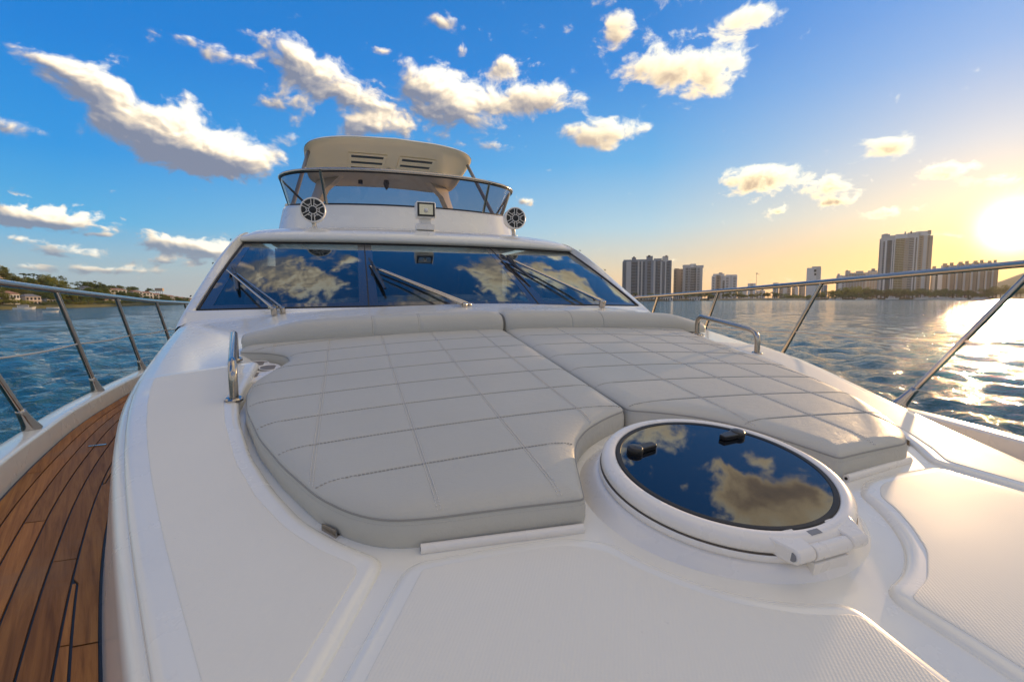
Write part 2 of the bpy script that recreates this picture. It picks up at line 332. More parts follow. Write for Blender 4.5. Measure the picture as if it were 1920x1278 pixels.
# ------------------------------------------------------------------ object helpers
ORIG = {}                                     # world origin of every built object
def link(o, parent, origin):
    COL.objects.link(o); ORIG[o.name] = np.array(origin, float)
    if parent is not None:
        o.parent = parent; o.location = tuple(ORIG[o.name] - ORIG[parent.name])
    else: o.location = tuple(origin)
def tag(o, label=None, cat=None, group=None, kind=None):
    if label: o['label'] = label
    if cat: o['category'] = cat
    if group: o['group'] = group
    if kind: o['kind'] = kind
    return o
def empty(name, pos, label=None, cat=None, group=None, parent=None):
    o = bpy.data.objects.new(name, None); o.empty_display_size = 0.3
    link(o, parent, (pos[0], pos[1], pos[2] + H)); return tag(o, label, cat, group)
def obj(name, V, Fc, m, parent=None, smooth=True, ang=38, bev=0.0, seg=2, origin=None):
    V = np.array([tuple(v) for v in V], float)
    W = V + np.array([0, 0, H])
    if origin is None: og = np.array([(W[:, 0].min() + W[:, 0].max()) / 2, (W[:, 1].min() + W[:, 1].max()) / 2, W[:, 2].min()])
    else: og = np.array(origin, float) + np.array([0, 0, H])
    me = bpy.data.meshes.new(name); me.from_pydata((W - og).tolist(), [], [list(map(int, f)) for f in Fc])
    me.validate(); me.update()
    bm = bmesh.new(); bm.from_mesh(me); bmesh.ops.recalc_face_normals(bm, faces=bm.faces); bm.to_mesh(me); bm.free()
    me.materials.append(m if not isinstance(m, str) else MT[m])
    if smooth:
        me.shade_smooth(); me.set_sharp_from_angle(angle=math.radians(ang))
    o = bpy.data.objects.new(name, me); link(o, parent, og)
    if bev > 0:
        b = o.modifiers.new('bevel', 'BEVEL'); b.width = bev; b.segments = seg; b.limit_method = 'ANGLE'; b.angle_limit = math.radians(40)
    return o
class MB:
    def __init__(s): s.v = []; s.f = []
    def add(s, V, Fc):
        o = len(s.v); s.v += [tuple(map(float, p)) for p in V]; s.f += [[i + o for i in f] for f in Fc]; return s
    def box(s, c, size, rz=0.0, R=None):
        hx, hy, hz = [q / 2 for q in size]
        P = np.array([(a, b, d) for a in (-hx, hx) for b in (-hy, hy) for d in (-hz, hz)])
        if R is not None: P = P @ np.array(R).T
        elif rz:
            cz, sz = math.cos(rz), math.sin(rz); P = P @ np.array([[cz, -sz, 0], [sz, cz, 0], [0, 0, 1]]).T
        return s.add(P + np.array(c), [(0, 1, 3, 2), (4, 6, 7, 5), (0, 4, 5, 1), (2, 3, 7, 6), (0, 2, 6, 4), (1, 5, 7, 3)])
    def tube(s, pts, r, n=10, cap=True, flat=1.0):
        pts = [np.array(p, float) for p in pts]; m = len(pts)
        rr = r if hasattr(r, '__len__') else [r] * m
        t = [pts[min(i + 1, m - 1)] - pts[max(i - 1, 0)] for i in range(m)]; t = [q / (np.linalg.norm(q) + 1e-12) for q in t]
        a = np.cross(t[0], (0, 0, 1.0)) if abs(t[0][2]) < 0.95 else np.cross(t[0], (1.0, 0, 0)); a /= np.linalg.norm(a)
        V = []
        for i in range(m):
            a = a - t[i] * (a @ t[i]); a /= np.linalg.norm(a); b = np.cross(t[i], a)
            for j in range(n):
                w = 2 * math.pi * j / n; V.append(pts[i] + rr[i] * (math.cos(w) * a + flat * math.sin(w) * b))
        Fc = [(i * n + j, i * n + (j + 1) % n, (i + 1) * n + (j + 1) % n, (i + 1) * n + j) for i in range(m - 1) for j in range(n)]
        if cap: Fc += [tuple(range(n - 1, -1, -1)), tuple((m - 1) * n + j for j in range(n))]
        return s.add(V, Fc)
    def grid(s, G, closeu=False):
        G = np.array(G, float); a, b = G.shape[:2]
        Fc = [(i * b + j, i * b + (j + 1) % b, (i + 1) * b + (j + 1) % b, (i + 1) * b + j) for i in range(a - 1) for j in range(b if closeu else b - 1)]
        return s.add(G.reshape(-1, 3), Fc)
    def lathe(s, prof, O, ax, e1, e2, n=64):
        V = []
        for (r, h) in prof:
            for j in range(n):
                w = 2 * math.pi * j / n; V.append(O + ax * h + r * (math.cos(w) * e1 + math.sin(w) * e2))
        return s.add(V, [(i * n + j, i * n + (j + 1) % n, (i + 1) * n + (j + 1) % n, (i + 1) * n + j) for i in range(len(prof) - 1) for j in range(n)])
    def prism(s, poly, vec):
        n = len(poly); P = [np.array(p, float) for p in poly]; Q = [p + np.array(vec, float) for p in P]
        return s.add(P + Q, [tuple(range(n - 1, -1, -1)), tuple(range(n, 2 * n))] + [(i, (i + 1) % n, n + (i + 1) % n, n + i) for i in range(n)])
    def build(s, name, m, parent=None, **kw): return obj(name, s.v, s.f, m, parent, **kw)
def catmull(P, n=6, closed=False):
    P = [np.array(p, float) for p in P]; N = len(P); out = []
    for i in range(N if closed else N - 1):
        if closed: p0, p1, p2, p3 = P[i - 1], P[i], P[(i + 1) % N], P[(i + 2) % N]
        else: p0, p1, p2, p3 = P[max(i - 1, 0)], P[i], P[i + 1], P[min(i + 2, N - 1)]
        for j in range(n):
            t = j / n
            out.append(0.5 * (2 * p1 + (p2 - p0) * t + (2 * p0 - 5 * p1 + 4 * p2 - p3) * t * t + (3 * p1 - p0 - 3 * p2 + p3) * t ** 3))
    if not closed: out.append(P[-1])
    return out
def rounded(P, rad=0.05, n=5):
    """round every corner of a closed 2-D outline; a point may carry its own radius"""
    out = []; N = len(P)
    for i in range(N):
        p = np.array(P[i][:2], float); r = P[i][2] if len(P[i]) > 2 else rad
        a = np.array(P[i - 1][:2], float) - p; b = np.array(P[(i + 1) % N][:2], float) - p
        la, lb = np.linalg.norm(a), np.linalg.norm(b); k = min(r, la * 0.48, lb * 0.48)
        A = p + a / la * k; B = p + b / lb * k
        for j in range(n + 1):
            t = j / n; out.append((1 - t) ** 2 * A + 2 * t * (1 - t) * p + t * t * B)
    return out
def resample(P, step, closed=True):
    P = [np.array(p[:2], float) for p in P]
    if closed: P = P + [P[0]]
    out = []
    for a, b in zip(P[:-1], P[1:]):
        d = np.linalg.norm(b - a)
        if d < 1e-6: continue
        k = max(1, int(math.ceil(d / step)))
        out += [a + (b - a) * j / k for j in range(k)]
    res = [out[0]]
    for q in out[1:]:
        if np.linalg.norm(q - res[-1]) > step * 0.3: res.append(q)
    if np.linalg.norm(res[-1] - res[0]) < step * 0.3: res.pop()
    return np.array(res)
def inside(P, Q):
    x, y = Q[:, 0], Q[:, 1]; c = np.zeros(len(Q), bool); j = len(P) - 1
    for i in range(len(P)):
        xi, yi = P[i]; xj, yj = P[j]
        m = ((yi > y) != (yj > y)) & (x < (xj - xi) * (y - yi) / (yj - yi + 1e-15) + xi); c ^= m; j = i
    return c
def edge_dist(P, Q):
    d = np.full(len(Q), 1e9); A = P; B = np.roll(P, -1, 0)
    for a, b in zip(A, B):
        ab = b - a; t = np.clip(((Q - a) @ ab) / (ab @ ab + 1e-15), 0, 1)
        d = np.minimum(d, np.linalg.norm(Q - (a + t[:, None] * ab), axis=1))
    return d
def lerp1(x, xs, ys): return np.interp(x, xs, ys)
def lerps(x, xs, ys): return sum(np.interp(np.asarray(x, float) + d, xs, ys) for d in np.linspace(-0.42, 0.42, 15)) / 15.0   # rounded knots
def sstep(x, a, b):
    t = np.clip((np.asarray(x, float) - a) / (b - a), 0, 1); return t * t * (3 - 2 * t)
def rim_plate(name, P, Nn, m, parent, top, bot, rnd, edge, step, ang):
    """the same plate with a regular strip of quads round its rim"""
    n = len(P); V = []; Fc = []; prev = None
    zt = top(P[:, 0], P[:, 1]); zb = bot(P[:, 0], P[:, 1])
    V += [(P[i, 0], P[i, 1], zb[i]) for i in range(n)]; prev = 0
    for a in (0, 15, 35, 55, 75, 90):
        r = math.radians(a); q = rnd * (1 - math.cos(r)); Q = P + Nn * q; z = top(Q[:, 0], Q[:, 1]) - edge * (1 - math.sin(r))
        o = len(V); V += [(Q[i, 0], Q[i, 1], z[i]) for i in range(n)]
        Fc += [(prev + i, o + i, o + (i + 1) % n, prev + (i + 1) % n) for i in range(n)]; prev = o
    I = P + Nn * rnd
    xs = np.arange(P[:, 0].min(), P[:, 0].max(), step); ys = np.arange(P[:, 1].min(), P[:, 1].max(), step)
    GX, GY = np.meshgrid(xs, ys); G = np.stack([GX.ravel(), GY.ravel()], 1); G = G[inside(I, G)]; G = G[edge_dist(I, G) > step * 0.35]
    V2, _, F2, orig, _, _ = delaunay_2d_cdt([Vector(p) for p in I] + [Vector(g) for g in G], [(i, (i + 1) % n) for i in range(n)], [], 1, 1e-7)
    idx = []
    for j, v in enumerate(V2):
        src = [k for k in orig[j] if k < n]
        if src: idx.append(prev + src[0])
        else: idx.append(len(V)); V.append((v.x, v.y, float(top(v.x, v.y))))
    Fc += [tuple(idx[q] for q in f) for f in F2 if len(set(idx[q] for q in f)) > 2]
    return obj(name, V, Fc, m, parent, ang=ang), P
def soft_plate(name, outline, m, parent, top, bot, rnd, edge=0.0, step=0.1, extra=None, seams=None, side_bulge=0.0, ostep=0.03, rings=(0.08, 0.25, 0.55, 1.0), ang=60, rim=False):
    """a plate with a rounded upper rim: top(x, y) and bot(x, y) give the heights; seams = (xs, ys, depth, width)"""
    P = resample(outline, ostep)
    area = 0.5 * np.sum(P[:, 0] * np.roll(P[:, 1], -1) - np.roll(P[:, 0], -1) * P[:, 1])
    if area < 0: P = P[::-1].copy()
    T = np.roll(P, -1, 0) - np.roll(P, 1, 0); T /= np.linalg.norm(T, axis=1)[:, None] + 1e-12
    Nn = np.stack([-T[:, 1], T[:, 0]], 1)
    if rim: return rim_plate(name, P, Nn, m, parent, top, bot, rnd, edge, step, ang)
    pts = []
    for q in rings:
        R = P + Nn * rnd * q; ok = inside(P, R) & (edge_dist(P, R) > rnd * q * 0.93); pts.append(R[ok])
    xs = np.arange(P[:, 0].min(), P[:, 0].max(), step); ys = np.arange(P[:, 1].min(), P[:, 1].max(), step)
    if seams:
        w = seams[3]; o = [-2.2 * w, -w, -0.4 * w, 0.4 * w, w, 2.2 * w]
        xs = np.array(sorted([x for x in xs if all(abs(x - s) > 2.8 * w for s in seams[0])] + [s + q for s in seams[0] for q in o]))
        ys = np.array(sorted([y for y in ys if all(abs(y - s) > 2.8 * w for s in seams[1])] + [s + q for s in seams[1] for q in o]))
    GX, GY = np.meshgrid(xs, ys); G = np.stack([GX.ravel(), GY.ravel()], 1)
    G = G[inside(P, G)]; G = G[edge_dist(P, G) > rnd * 1.0 + min(step, 0.02) * 0.4]
    pts.append(G); Q = np.concatenate(pts)
    # drop points too close together (rings crossing in concave corners)
    key = np.round(Q / (min(step, rnd) * 0.12)).astype(int); _, ix = np.unique(key, axis=0, return_index=True); Q = Q[np.sort(ix)]
    allp = [Vector(p) for p in P] + [Vector(q) for q in Q]; n = len(P)
    V2, _, F2, _, _, _ = delaunay_2d_cdt(allp, [(i, (i + 1) % n) for i in range(n)], [], 1, 1e-6)
    V2 = np.array([tuple(v) for v in V2]); d = edge_dist(P, V2); d[d < 1e-6] = 0
    z = top(V2[:, 0], V2[:, 1]) - edge * (1 - np.sqrt(np.clip(1 - (1 - np.minimum(d / rnd, 1)) ** 2, 0, 1)))
    if seams:
        sx, sy, dep, w = seams
        fade = sstep(d, 0.0, 0.016)
        g = np.zeros(len(V2))
        for s in sx: g = np.maximum(g, 0.75 * np.exp(-((V2[:, 0] - s) / w) ** 2))
        for s in sy: g = np.maximum(g, np.exp(-((V2[:, 1] - s) / w) ** 2))
        pil = np.ones(len(V2))
        dx = np.min([np.abs(V2[:, 0] - s) for s in sx], axis=0); dy = np.min([np.abs(V2[:, 1] - s) for s in sy], axis=0)
        pil = np.minimum(1, np.minimum(dx, dy) / 0.07); pil = np.sin(pil * math.pi / 2)
        z = z + fade * (-dep * g + 0.0012 * (pil - 1))
    V = [(a, b, c) for (a, b), c in zip(V2, z)]; Fc = [list(f) for f in F2]
    # the outline of the triangulated top, then the wall below it
    loop = [i for i in range(n)]
    if np.abs(V2[:n] - P).max() > 1e-4:
        loop = [int(np.argmin(np.linalg.norm(V2 - p, axis=1))) for p in P]
    zb = bot(P[:, 0], P[:, 1]); o0 = len(V); lev = (0.06, 0.3, 0.7, 1.0) if side_bulge else (1.0,)
    prev = loop
    for q in lev:
        bul = side_bulge * math.sin(math.pi * min(q, 1.0)) if side_bulge else 0.0
        st = len(V)
        for i in range(n):
            zt = z[loop[i]]
            V.append((P[i, 0] - Nn[i, 0] * bul, P[i, 1] - Nn[i, 1] * bul, zt + (zb[i] - zt) * q))
        cur = list(range(st, st + n))
        Fc += [(prev[i], cur[i], cur[(i + 1) % n], prev[(i + 1) % n]) for i in range(n)]
        prev = cur
    return obj(name, V, Fc, m, parent, ang=ang), P

# ------------------------------------------------------------------ the yacht: shape functions (metres, camera-relative)
XM, XW = 0.93, 0.924
def S(x, y):  # plane of the sun pad tops: crowned, rising aft
    x = np.asarray(x, float); return -0.5945 + 0.0475 * (x - 0.33) - 0.034 * (x - 0.33) ** 2 + 0.139 * np.asarray(y, float)
def POFF(y): return -0.075 + 0.055 * sstep(y, 1.2, 2.4)
def HALF(y): return lerps(y, [-1.3, -0.9, -0.5, 0, 0.4, 0.85, 1.12, 1.33, 1.72, 2.2, 2.6, 3.1, 3.76, 4.5, 5.2], [0.02, 0.42, 0.66, 0.90, 1.08, 1.27, 1.38, 1.47, 1.62, 1.78, 1.88, 1.97, 2.08, 2.19, 2.20])
def TEAKH(y): return lerps(y, [-2.4, -1.6, -0.8, 0, 0.6, 1.25, 1.8, 2.5, 3.66, 4.9, 6.5, 9, 14], [0.02, 0.55, 1.0, 1.38, 1.64, 1.89, 2.08, 2.30, 2.57, 2.72, 2.85, 3.0, 3.05])
def RECESS(y): return lerp1(y, [0.9, 1.0, 1.2, 1.41, 1.63, 1.9, 2.1, 2.95], [0.0, 0.85, 1.03, 1.14, 1.23, 1.31, 1.37, 1.40])
TEAKZ, CAPZ = -0.78, -0.68
root = empty('yacht', (XM, 4.0, -H), 'white motor yacht seen from its foredeck, with teak side deck, steel rails and flybridge', 'yacht')

# ---- moulded deck and coachroof
ys = np.concatenate([np.arange(-1.3, 3.3, 0.06), np.arange(3.3, 4.75, 0.12)])
rows = []
for y in ys:
    h = float(HALF(y)); e = float(POFF(y)) - 0.014; row = []
    def E_(x): return float(S(x, y)) + e
    w = min(0.05, h * 0.5)
    for sgn in (-1, 1):
        X = lambda q: XM + sgn * q
        side = [(X(h + 0.045), TEAKZ - 0.03), (X(h + 0.035), TEAKZ + 0.015), (X(h + 0.012), E_(X(h)) - 0.075)]
        for a in (0, 22, 45, 68, 90):
            r = math.radians(a); side.append((X(h + 0.008 - 0.04 * (1 - math.cos(r))), E_(X(h)) - 0.055 + 0.047 * math.sin(r)))
        side.append((X(max(h - 0.07, 0.005)), E_(X(h - .07))))
        if sgn < 0: row += side
        else: right = side[::-1]
    inner = max(h - 0.08, 0.004)
    rc = float(RECESS(y)) if 0.9 < y < 2.98 else 0.0
    qs = np.linspace(-inner, inner, 61)
    for q in qs:
        x = XM + q; z = E_(x)
        fl = float(S(x, y)) - 0.088
        if y < 1.0: k = 1.0
        elif y < 2.98: k = float(1 - sstep(abs(q), rc - 0.005, rc + 0.045))
        else: k = 0.0
        row.append((x, z + (fl - z) * k))
    row += right
    rows.append([(p[0], y, p[1]) for p in row])
mb = MB(); mb.grid(rows)
mb.build('foredeck', 'gel', root, ang=50)

# ---- side decks: caulk bed, teak planks, bulwark
def teak_x(y, sgn, off=0.0): return XM + sgn * (TEAKH(y) - off)
for sgn in (-1, 1):
    G = []
    for y in np.arange(-1.2, 12.1, 0.3):
        hi = min(HALF(min(y, 5)) + 0.02 if y < 5 else 2.2, TEAKH(y) - 0.02)
        G.append([(XM + sgn * (TEAKH(y) + 0.01), y, TEAKZ - 0.006), (XM + sgn * hi, y, TEAKZ - 0.006)])
    mb = MB(); mb.grid(G); mb.build('caulk_bed', 'caulk', root)
PITCH_P, GAP = 0.0635, 0.0065
mplank = 0
for sgn in (-1, 1):
    y0, y1 = (-0.3, 8.0) if sgn < 0 else (-0.3, 4.2)
    def inner(y):                                                   # margin plank along the coachroof wall; nibbed where a strip would end too thin
        m = HALF(min(y, 5.0)) + 0.097; fr = (TEAKH(y) - 0.012 - m) % PITCH_P
        return m + fr if fr < 0.013 else m
    yy = np.arange(y0, y1 + 0.001, 0.03)
    # margin plank, following the wall
    segs = [(y0, 1.29), (1.29, 2.55), (2.55, 4.1), (4.1, 6.0), (6.0, y1)] if sgn < 0 else [(y0, y1)]
    def strip(fa, fb, ya, yb):
        st = [y for y in yy if ya < y < yb]; st = [ya + 0.003] + st + [yb - 0.003]
        run = []
        for y in st + [None]:
            if y is not None and fa(y) - fb(y) > 0.003: run.append((y, fa(y), fb(y))); continue
            if len(run) > 1: plank(run)
            run = []
    def plank(A):
        global mplank
        V = []; Fc = []
        for (y, a, b) in A:
            V += [(XM + sgn * a, y, TEAKZ), (XM + sgn * b, y, TEAKZ), (XM + sgn * a, y, TEAKZ - 0.008), (XM + sgn * b, y, TEAKZ - 0.008)]
        for i in range(len(A) - 1):
            o = 4 * i; Fc += [(o, o + 1, o + 5, o + 4), (o, o + 4, o + 6, o + 2), (o + 1, o + 3, o + 7, o + 5)]
        e = 4 * (len(A) - 1); Fc += [(0, 2, 3, 1), (e, e + 1, e + 3, e + 2)]
        o = obj('teak_plank', V, Fc, 'teak', root, smooth=False); mplank += 1
    for a, b in segs: strip(lambda y: inner(y) - GAP / 2, lambda y: HALF(min(y, 5.0)) + 0.047, a, b)
    for kx in range(9 if sgn < 0 else 5):
        fa = lambda y, kx=kx: TEAKH(y) - 0.012 - kx * PITCH_P - GAP / 2
        fb = lambda y, kx=kx: max(TEAKH(y) - 0.012 - (kx + 1) * PITCH_P + GAP / 2, inner(y) + GAP / 2)
        cuts = [y0 - 0.01] + ([[2.72], [1.62, 4.2], [2.1, 4.6], [3.1, 5.2], [1.75, 4.4], [1.30, 3.6], [2.5, 4.4], [3.0], [3.5]][kx] if sgn < 0 else [1.5 + 0.1 * (kx % 3)]) + [y1]
        for a, b in zip(cuts[:-1], cuts[1:]): strip(fa, fb, max(a, y0), b)
    # bulwark: inner wall, rounded cap, outer topside down to the water
    G = []
    for y in np.concatenate([np.arange(-2.4, 6, 0.2), np.arange(6, 14.1, 0.8)]):
        t = float(TEAKH(y)); sh = 0.02 * max(0, 3.2 - y) if y < 3.2 else 0.0
        cz = CAPZ + min(sh, 0.07); o = min(0.14, t * 0.4 + .02)
        prof = [(t - 0.004, TEAKZ - 0.02), (t + 0.002, TEAKZ + 0.01), (t + 0.010, cz - 0.016), (t + 0.012, cz - 0.008), (t + 0.018, cz - 0.002), (t + 0.028, cz), (t + o - 0.03, cz - 0.002),
                (t + o - 0.012, cz - 0.012), (t + o, cz - 0.04), (t + o - 0.015, cz - 0.12), (t + o * 0.85, -1.2), (max(t * 0.9, 0.01), -1.9), (max(t * 0.78, 0.01), -H - 0.3)]
        G.append([(XM + sgn * q, y, z) for q, z in prof])
    mb = MB(); mb.grid(G); mb.build('bulwark', 'gel', root, ang=50)

# drain plate in the teak
mb = MB(); mb.box((-1.30, 3.12, TEAKZ + 0.002), (0.075, 0.02, 0.004), rz=0.12); mb.build('drain_plate', 'steel', root)

# ---- raised deck pads with textured panels; the right side mirrors the left
def mir(P): return [(2 * XM - p[0],) + tuple(p[1:]) for p in P][::-1]
ptop = lambda x, y: S(x, y) + POFF(y)
pbot = lambda x, y: S(x, y) - 0.115
LP_in = [(-0.422, 2.66), (-0.418, 2.28), (-0.414, 2.10), (-0.378, 1.91), (-0.296, 1.63), (-0.206, 1.41), (-0.118, 1.23), (-0.035, 1.115), (0.060, 1.012, 0.035), (-0.02, 0.845), (-0.16, 0.56, 0.06)]
LP_out = [(XM - HALF(y) + 0.028, y) for y in (0.56, 0.7, 0.85, 1.0, 1.2, 1.4, 1.6, 1.8, 2.0, 2.2, 2.4, 2.66)]
def shift(P, dx, dy=0): return [(p[0] + dx, p[1] + dy) + tuple(p[2:]) for p in P]
LT_in = [(-0.475, 2.60), (-0.47, 2.28), (-0.462, 2.08), (-0.42, 1.89), (-0.335, 1.60), (-0.243, 1.37), (-0.155, 1.20), (-0.075, 1.085), (0.008, 0.995, 0.03), (-0.055, 0.865), (-0.20, 0.58)]
LT_out = [(XM - HALF(y) + 0.092, y) for y in (0.62, 0.7, 0.85, 1.0, 1.2, 1.4, 1.6, 1.8, 2.0, 2.2, 2.4, 2.60)]
FP = [(0.098, 0.985, 0.045), (0.193, 0.979), (0.329, 0.970), (0.455, 0.956, 0.07), (0.545, 0.900, 0.06), (0.566, 0.848), (0.611, 0.778), (0.677, 0.704), (0.776, 0.643), (0.888, 0.612, 0.045), (0.880, 0.45), (0.876, 0.05), (0.5, -0.15), (-0.20, 0.44)]
FT = [(0.128, 0.945, 0.01), (0.20, 0.940), (0.329, 0.930), (0.440, 0.917, 0.05), (0.515, 0.865, 0.05), (0.536, 0.818), (0.585, 0.748), (0.660, 0.668), (0.77, 0.603), (0.862, 0.578, 0.02), (0.852, 0.45), (0.846, 0.10), (0.5, -0.09), (-0.15, 0.45)]
for nm, P, Tx in (('raised_panel', LP_in + LP_out, LT_in + LT_out), ('raised_panel', FP, FT), ('raised_panel', mir(FP), mir(FT)), ('raised_panel', mir(LP_in + LP_out), mir(LT_in + LT_out))):
    o, _ = soft_plate('raised_panel', rounded(P, 0.05), 'gel', root, ptop, pbot, 0.027, edge=0.016, step=0.06, ostep=0.025, rim=True)
    soft_plate('nonskid_panel', rounded(Tx, 0.03), 'skid', o, lambda x, y: ptop(x, y) + 0.002, lambda x, y: ptop(x, y) - 0.003, 0.004, edge=0.0015, step=0.06, ostep=0.03, rim=True)

# ---- sun pads (things of their own) and backrest bolsters
LC = [(0.924, 2.93, 0.03), (0.928, 2.4), (0.925, 2.0), (0.925, 1.67), (0.922, 1.462, 0.025), (0.822, 1.418), (0.715, 1.352), (0.640, 1.277), (0.590, 1.19), (0.553, 1.09), (0.515, 0.985, 0.014), (0.33, 1.009), (0.157, 1.030), (0.065, 1.055), (-0.006, 1.111), (-0.081, 1.21), (-0.18, 1.41), (-0.27, 1.632), (-0.353, 1.913), (-0.388, 2.11), (-0.388, 2.26), (-0.335, 2.40), (-0.272, 2.55, 0.05), (-0.30, 2.68), (-0.40, 2.80), (-0.555, 2.90, 0.03), (-0.555, 3.03), (0.2, 2.97)]
LC = [(p[0],) + tuple(p[1:]) for p in LC]
RC_SRC = [{(0.065, 1.055): (0.105, 1.062), (-0.006, 1.111): (0.028, 1.125), (-0.081, 1.21): (-0.062, 1.225)}.get(tuple(p), p) for p in LC]
RC = mir(RC_SRC[:21] + [(-0.43, 2.5), (-0.47, 2.75), (-0.53, 3.02, 0.03), (0.2, 2.97)])
ctop = lambda x, y: S(x, y)
cbot = lambda x, y: S(x, y) - 0.092
rowsy = [1.7055 + (5 - j) * 0.2315 for j in range(-1, 8)]
seamL = [-0.1 - 0.28, -0.1, 0.18, 0.46, 0.74]; seamR = [1.264, 1.544, 1.824, 2.104]
def sun_pad(outl, seams, label):
    e = empty('sun_pad', (0.5 * (min(p[0] for p in outl) + max(p[0] for p in outl)), 2.0, float(S(0.4, 2.0)) - 0.095), label, 'cushion', 'sun pads on the foredeck')
    P0 = rounded(outl, 0.05)
    o, P = soft_plate('cushion', P0, 'pad', e, ctop, cbot, 0.075, edge=0.024, step=0.022, seams=(seams, rowsy, 0.0024, 0.0042), side_bulge=0.007, ostep=0.02, rings=(0.02, 0.08, 0.2, 0.4, 0.7, 1.0), ang=75)
    # welt seam round the upper rim and its stitching on the side band
    pts = [(x, y, float(S(x, y)) - 0.0245) for x, y in P] ; pts.append(pts[0])
    mb = MB(); mb.tube(pts, 0.0030, 5, cap=False); mb.build('piping', 'pipe', o)
    C = P.mean(0); T = np.roll(P, -1, 0) - np.roll(P, 1, 0); T /= np.linalg.norm(T, axis=1)[:, None]; N = np.stack([T[:, 1], -T[:, 0]], 1)
    mb = MB(); Q = resample([tuple(p) for p in P], 0.012); T = np.roll(Q, -1, 0) - np.roll(Q, 1, 0); T /= np.linalg.norm(T, axis=1)[:, None]; N = np.stack([T[:, 1], -T[:, 0]], 1)
    for q, t, n in zip(Q, T, N):
        a = q + n * 0.0025; z = float(S(q[0], q[1])) - 0.035
        mb.tube([(a[0] - t[0] * .0036, a[1] - t[1] * .0036, z), (a[0] + t[0] * .0036, a[1] + t[1] * .0036, z)], 0.0011, 3, cap=False)
    tag(mb.build('stitching', 'seamline', o, smooth=False), kind='stuff')
    # double rows of thread along the quilting seams
    mb = MB()
    def dash(p0, p1, off, step, ln):
        L = np.hypot(p1[0] - p0[0], p1[1] - p0[1]); k = int(L / step); d = ((p1[0] - p0[0]) / L, (p1[1] - p0[1]) / L); n = (-d[1], d[0])
        A = np.array([(p0[0] + d[0] * step * i + n[0] * off, p0[1] + d[1] * step * i + n[1] * off) for i in range(k)])
        if not len(A): return
        ed = edge_dist(P, A); ok = inside(P, A) & (ed > 0.006); A = A[ok]; ed = ed[ok]
        for a, e_ in zip(A, ed):
            z0 = float(S(a[0], a[1])) - 0.0012 - 0.024 * (1 - math.sqrt(max(0.0, 1 - (1 - min(e_ / 0.075, 1)) ** 2)))
            mb.box((a[0], a[1], z0), (ln if abs(d[0]) > .5 else 0.0014, 0.0014 if abs(d[0]) > .5 else ln, 0.003))
    x0, x1, y0, y1 = P[:, 0].min(), P[:, 0].max(), P[:, 1].min(), P[:, 1].max()
    for sx in seams:
        for off in (-0.004, 0.004): dash((sx, y0), (sx, y1), off, 0.009, 0.0070)
    tag(mb.build('seam_thread', 'thread', o, smooth=False), kind='stuff'); mb = MB()
    for sy in rowsy:
        dash((x0, sy), (x1, sy), -0.001, 0.010, 0.0072)
    tag(mb.build('seam_thread', 'seamline', o, smooth=False), kind='stuff')
    return e
sun_pad(LC, seamL, 'grey quilted sun pad with a notch beside the cup holders, left of the centre gap')
sun_pad(RC, seamR, 'grey quilted sun pad right of the centre gap, curving behind the round hatch glass')

SEC = [(0.0, -0.03), (-0.004, 0.0), (0.0, 0.03), (0.012, 0.055), (0.035, 0.078), (0.07, 0.092), (0.12, 0.098), (0.18, 0.098), (0.235, 0.09), (0.268, 0.07), (0.285, 0.04), (0.288, -0.03)]
def bolster(xa, xb, seams, label):
    e = empty('backrest_bolster', ((xa + xb) / 2, 2.95, float(S((xa + xb) / 2, 2.95)) - 0.05), label, 'cushion', 'backrest bolsters under the windscreen')
    w = 0.006
    xs = sorted(set(np.round(np.concatenate([np.arange(xa, xb, 0.03), [xa + d for d in (0, .004, .012, .025, .045, .07, .1)], [xb - d for d in (0, .004, .012, .025, .045, .07, .1)]] + [[s + d for d in (-.014, -.007, -.003, 0, .003, .007, .014)] for s in seams]), 4)))
    xs = [x for x in xs if xa <= x <= xb]
    G = []
    for x in xs:
        d = min(x - xa, xb - x); kx = math.sqrt(max(0.0, 1 - max(0, 1 - d / 0.085) ** 2)) if d < 0.085 else 1.0
        big = 1.0
        if (xa < 0 and x - xa < 0.35): big = 0.55 + 0.45 * float(sstep(x - xa, 0, 0.35))
        if (xb > 2 and xb - x < 0.35): big = 0.55 + 0.45 * float(sstep(xb - x, 0, 0.35))
        g = max([math.exp(-((x - s) / w) ** 2) for s in seams] + [0])
        yf = 2.835 + 0.062 * (x - XM) ** 2; zb = float(S(x, yf + 0.1))
        row = []
        for i, (a, z) in enumerate(SEC):
            cy, cz = 0.14, 0.03
            k = (0.70 + 0.30 * kx) * (1 - 0.035 * g)
            zz = cz + (z - cz) * k if z > 0 else z
            zz = zz * big if z > 0 else zz
            row.append((x, yf + cy + (a - cy) * (0.86 + 0.14 * kx) * (1 - 0.02 * g), zb - 0.005 + zz))
        G.append(row)
    mb = MB(); mb.grid(G); n = len(SEC); m_ = len(G)
    mb.f += [list(range(n))[::-1], [(m_ - 1) * n + i for i in range(n)]]
    o = mb.build('cushion', 'pad', e, ang=70)
    for s in seams:
        i = min(range(len(xs)), key=lambda q: abs(xs[q] - s))
        for dx in (-0.006, 0.006):
            mb = MB(); mb.tube([(p[0] + dx, p[1], p[2] + 0.0005) for p in G[i][1:-1]], 0.0017, 5, cap=False); mb.build('piping', 'pipe', o)
    for i in (0, -1):
        mb = MB(); mb.tube([tuple(p) for p in G[i][1:-1]], 0.0028, 5, cap=False); mb.build('piping', 'pipe', o)
    return e
bolster(-0.56, 0.918, [0.139, 0.402], 'long grey backrest bolster left of the centre gap under the windscreen')
bolster(0.934, 2.62, [1.39, 1.63], 'long grey backrest bolster right of the centre gap, ending near the steel handrail')

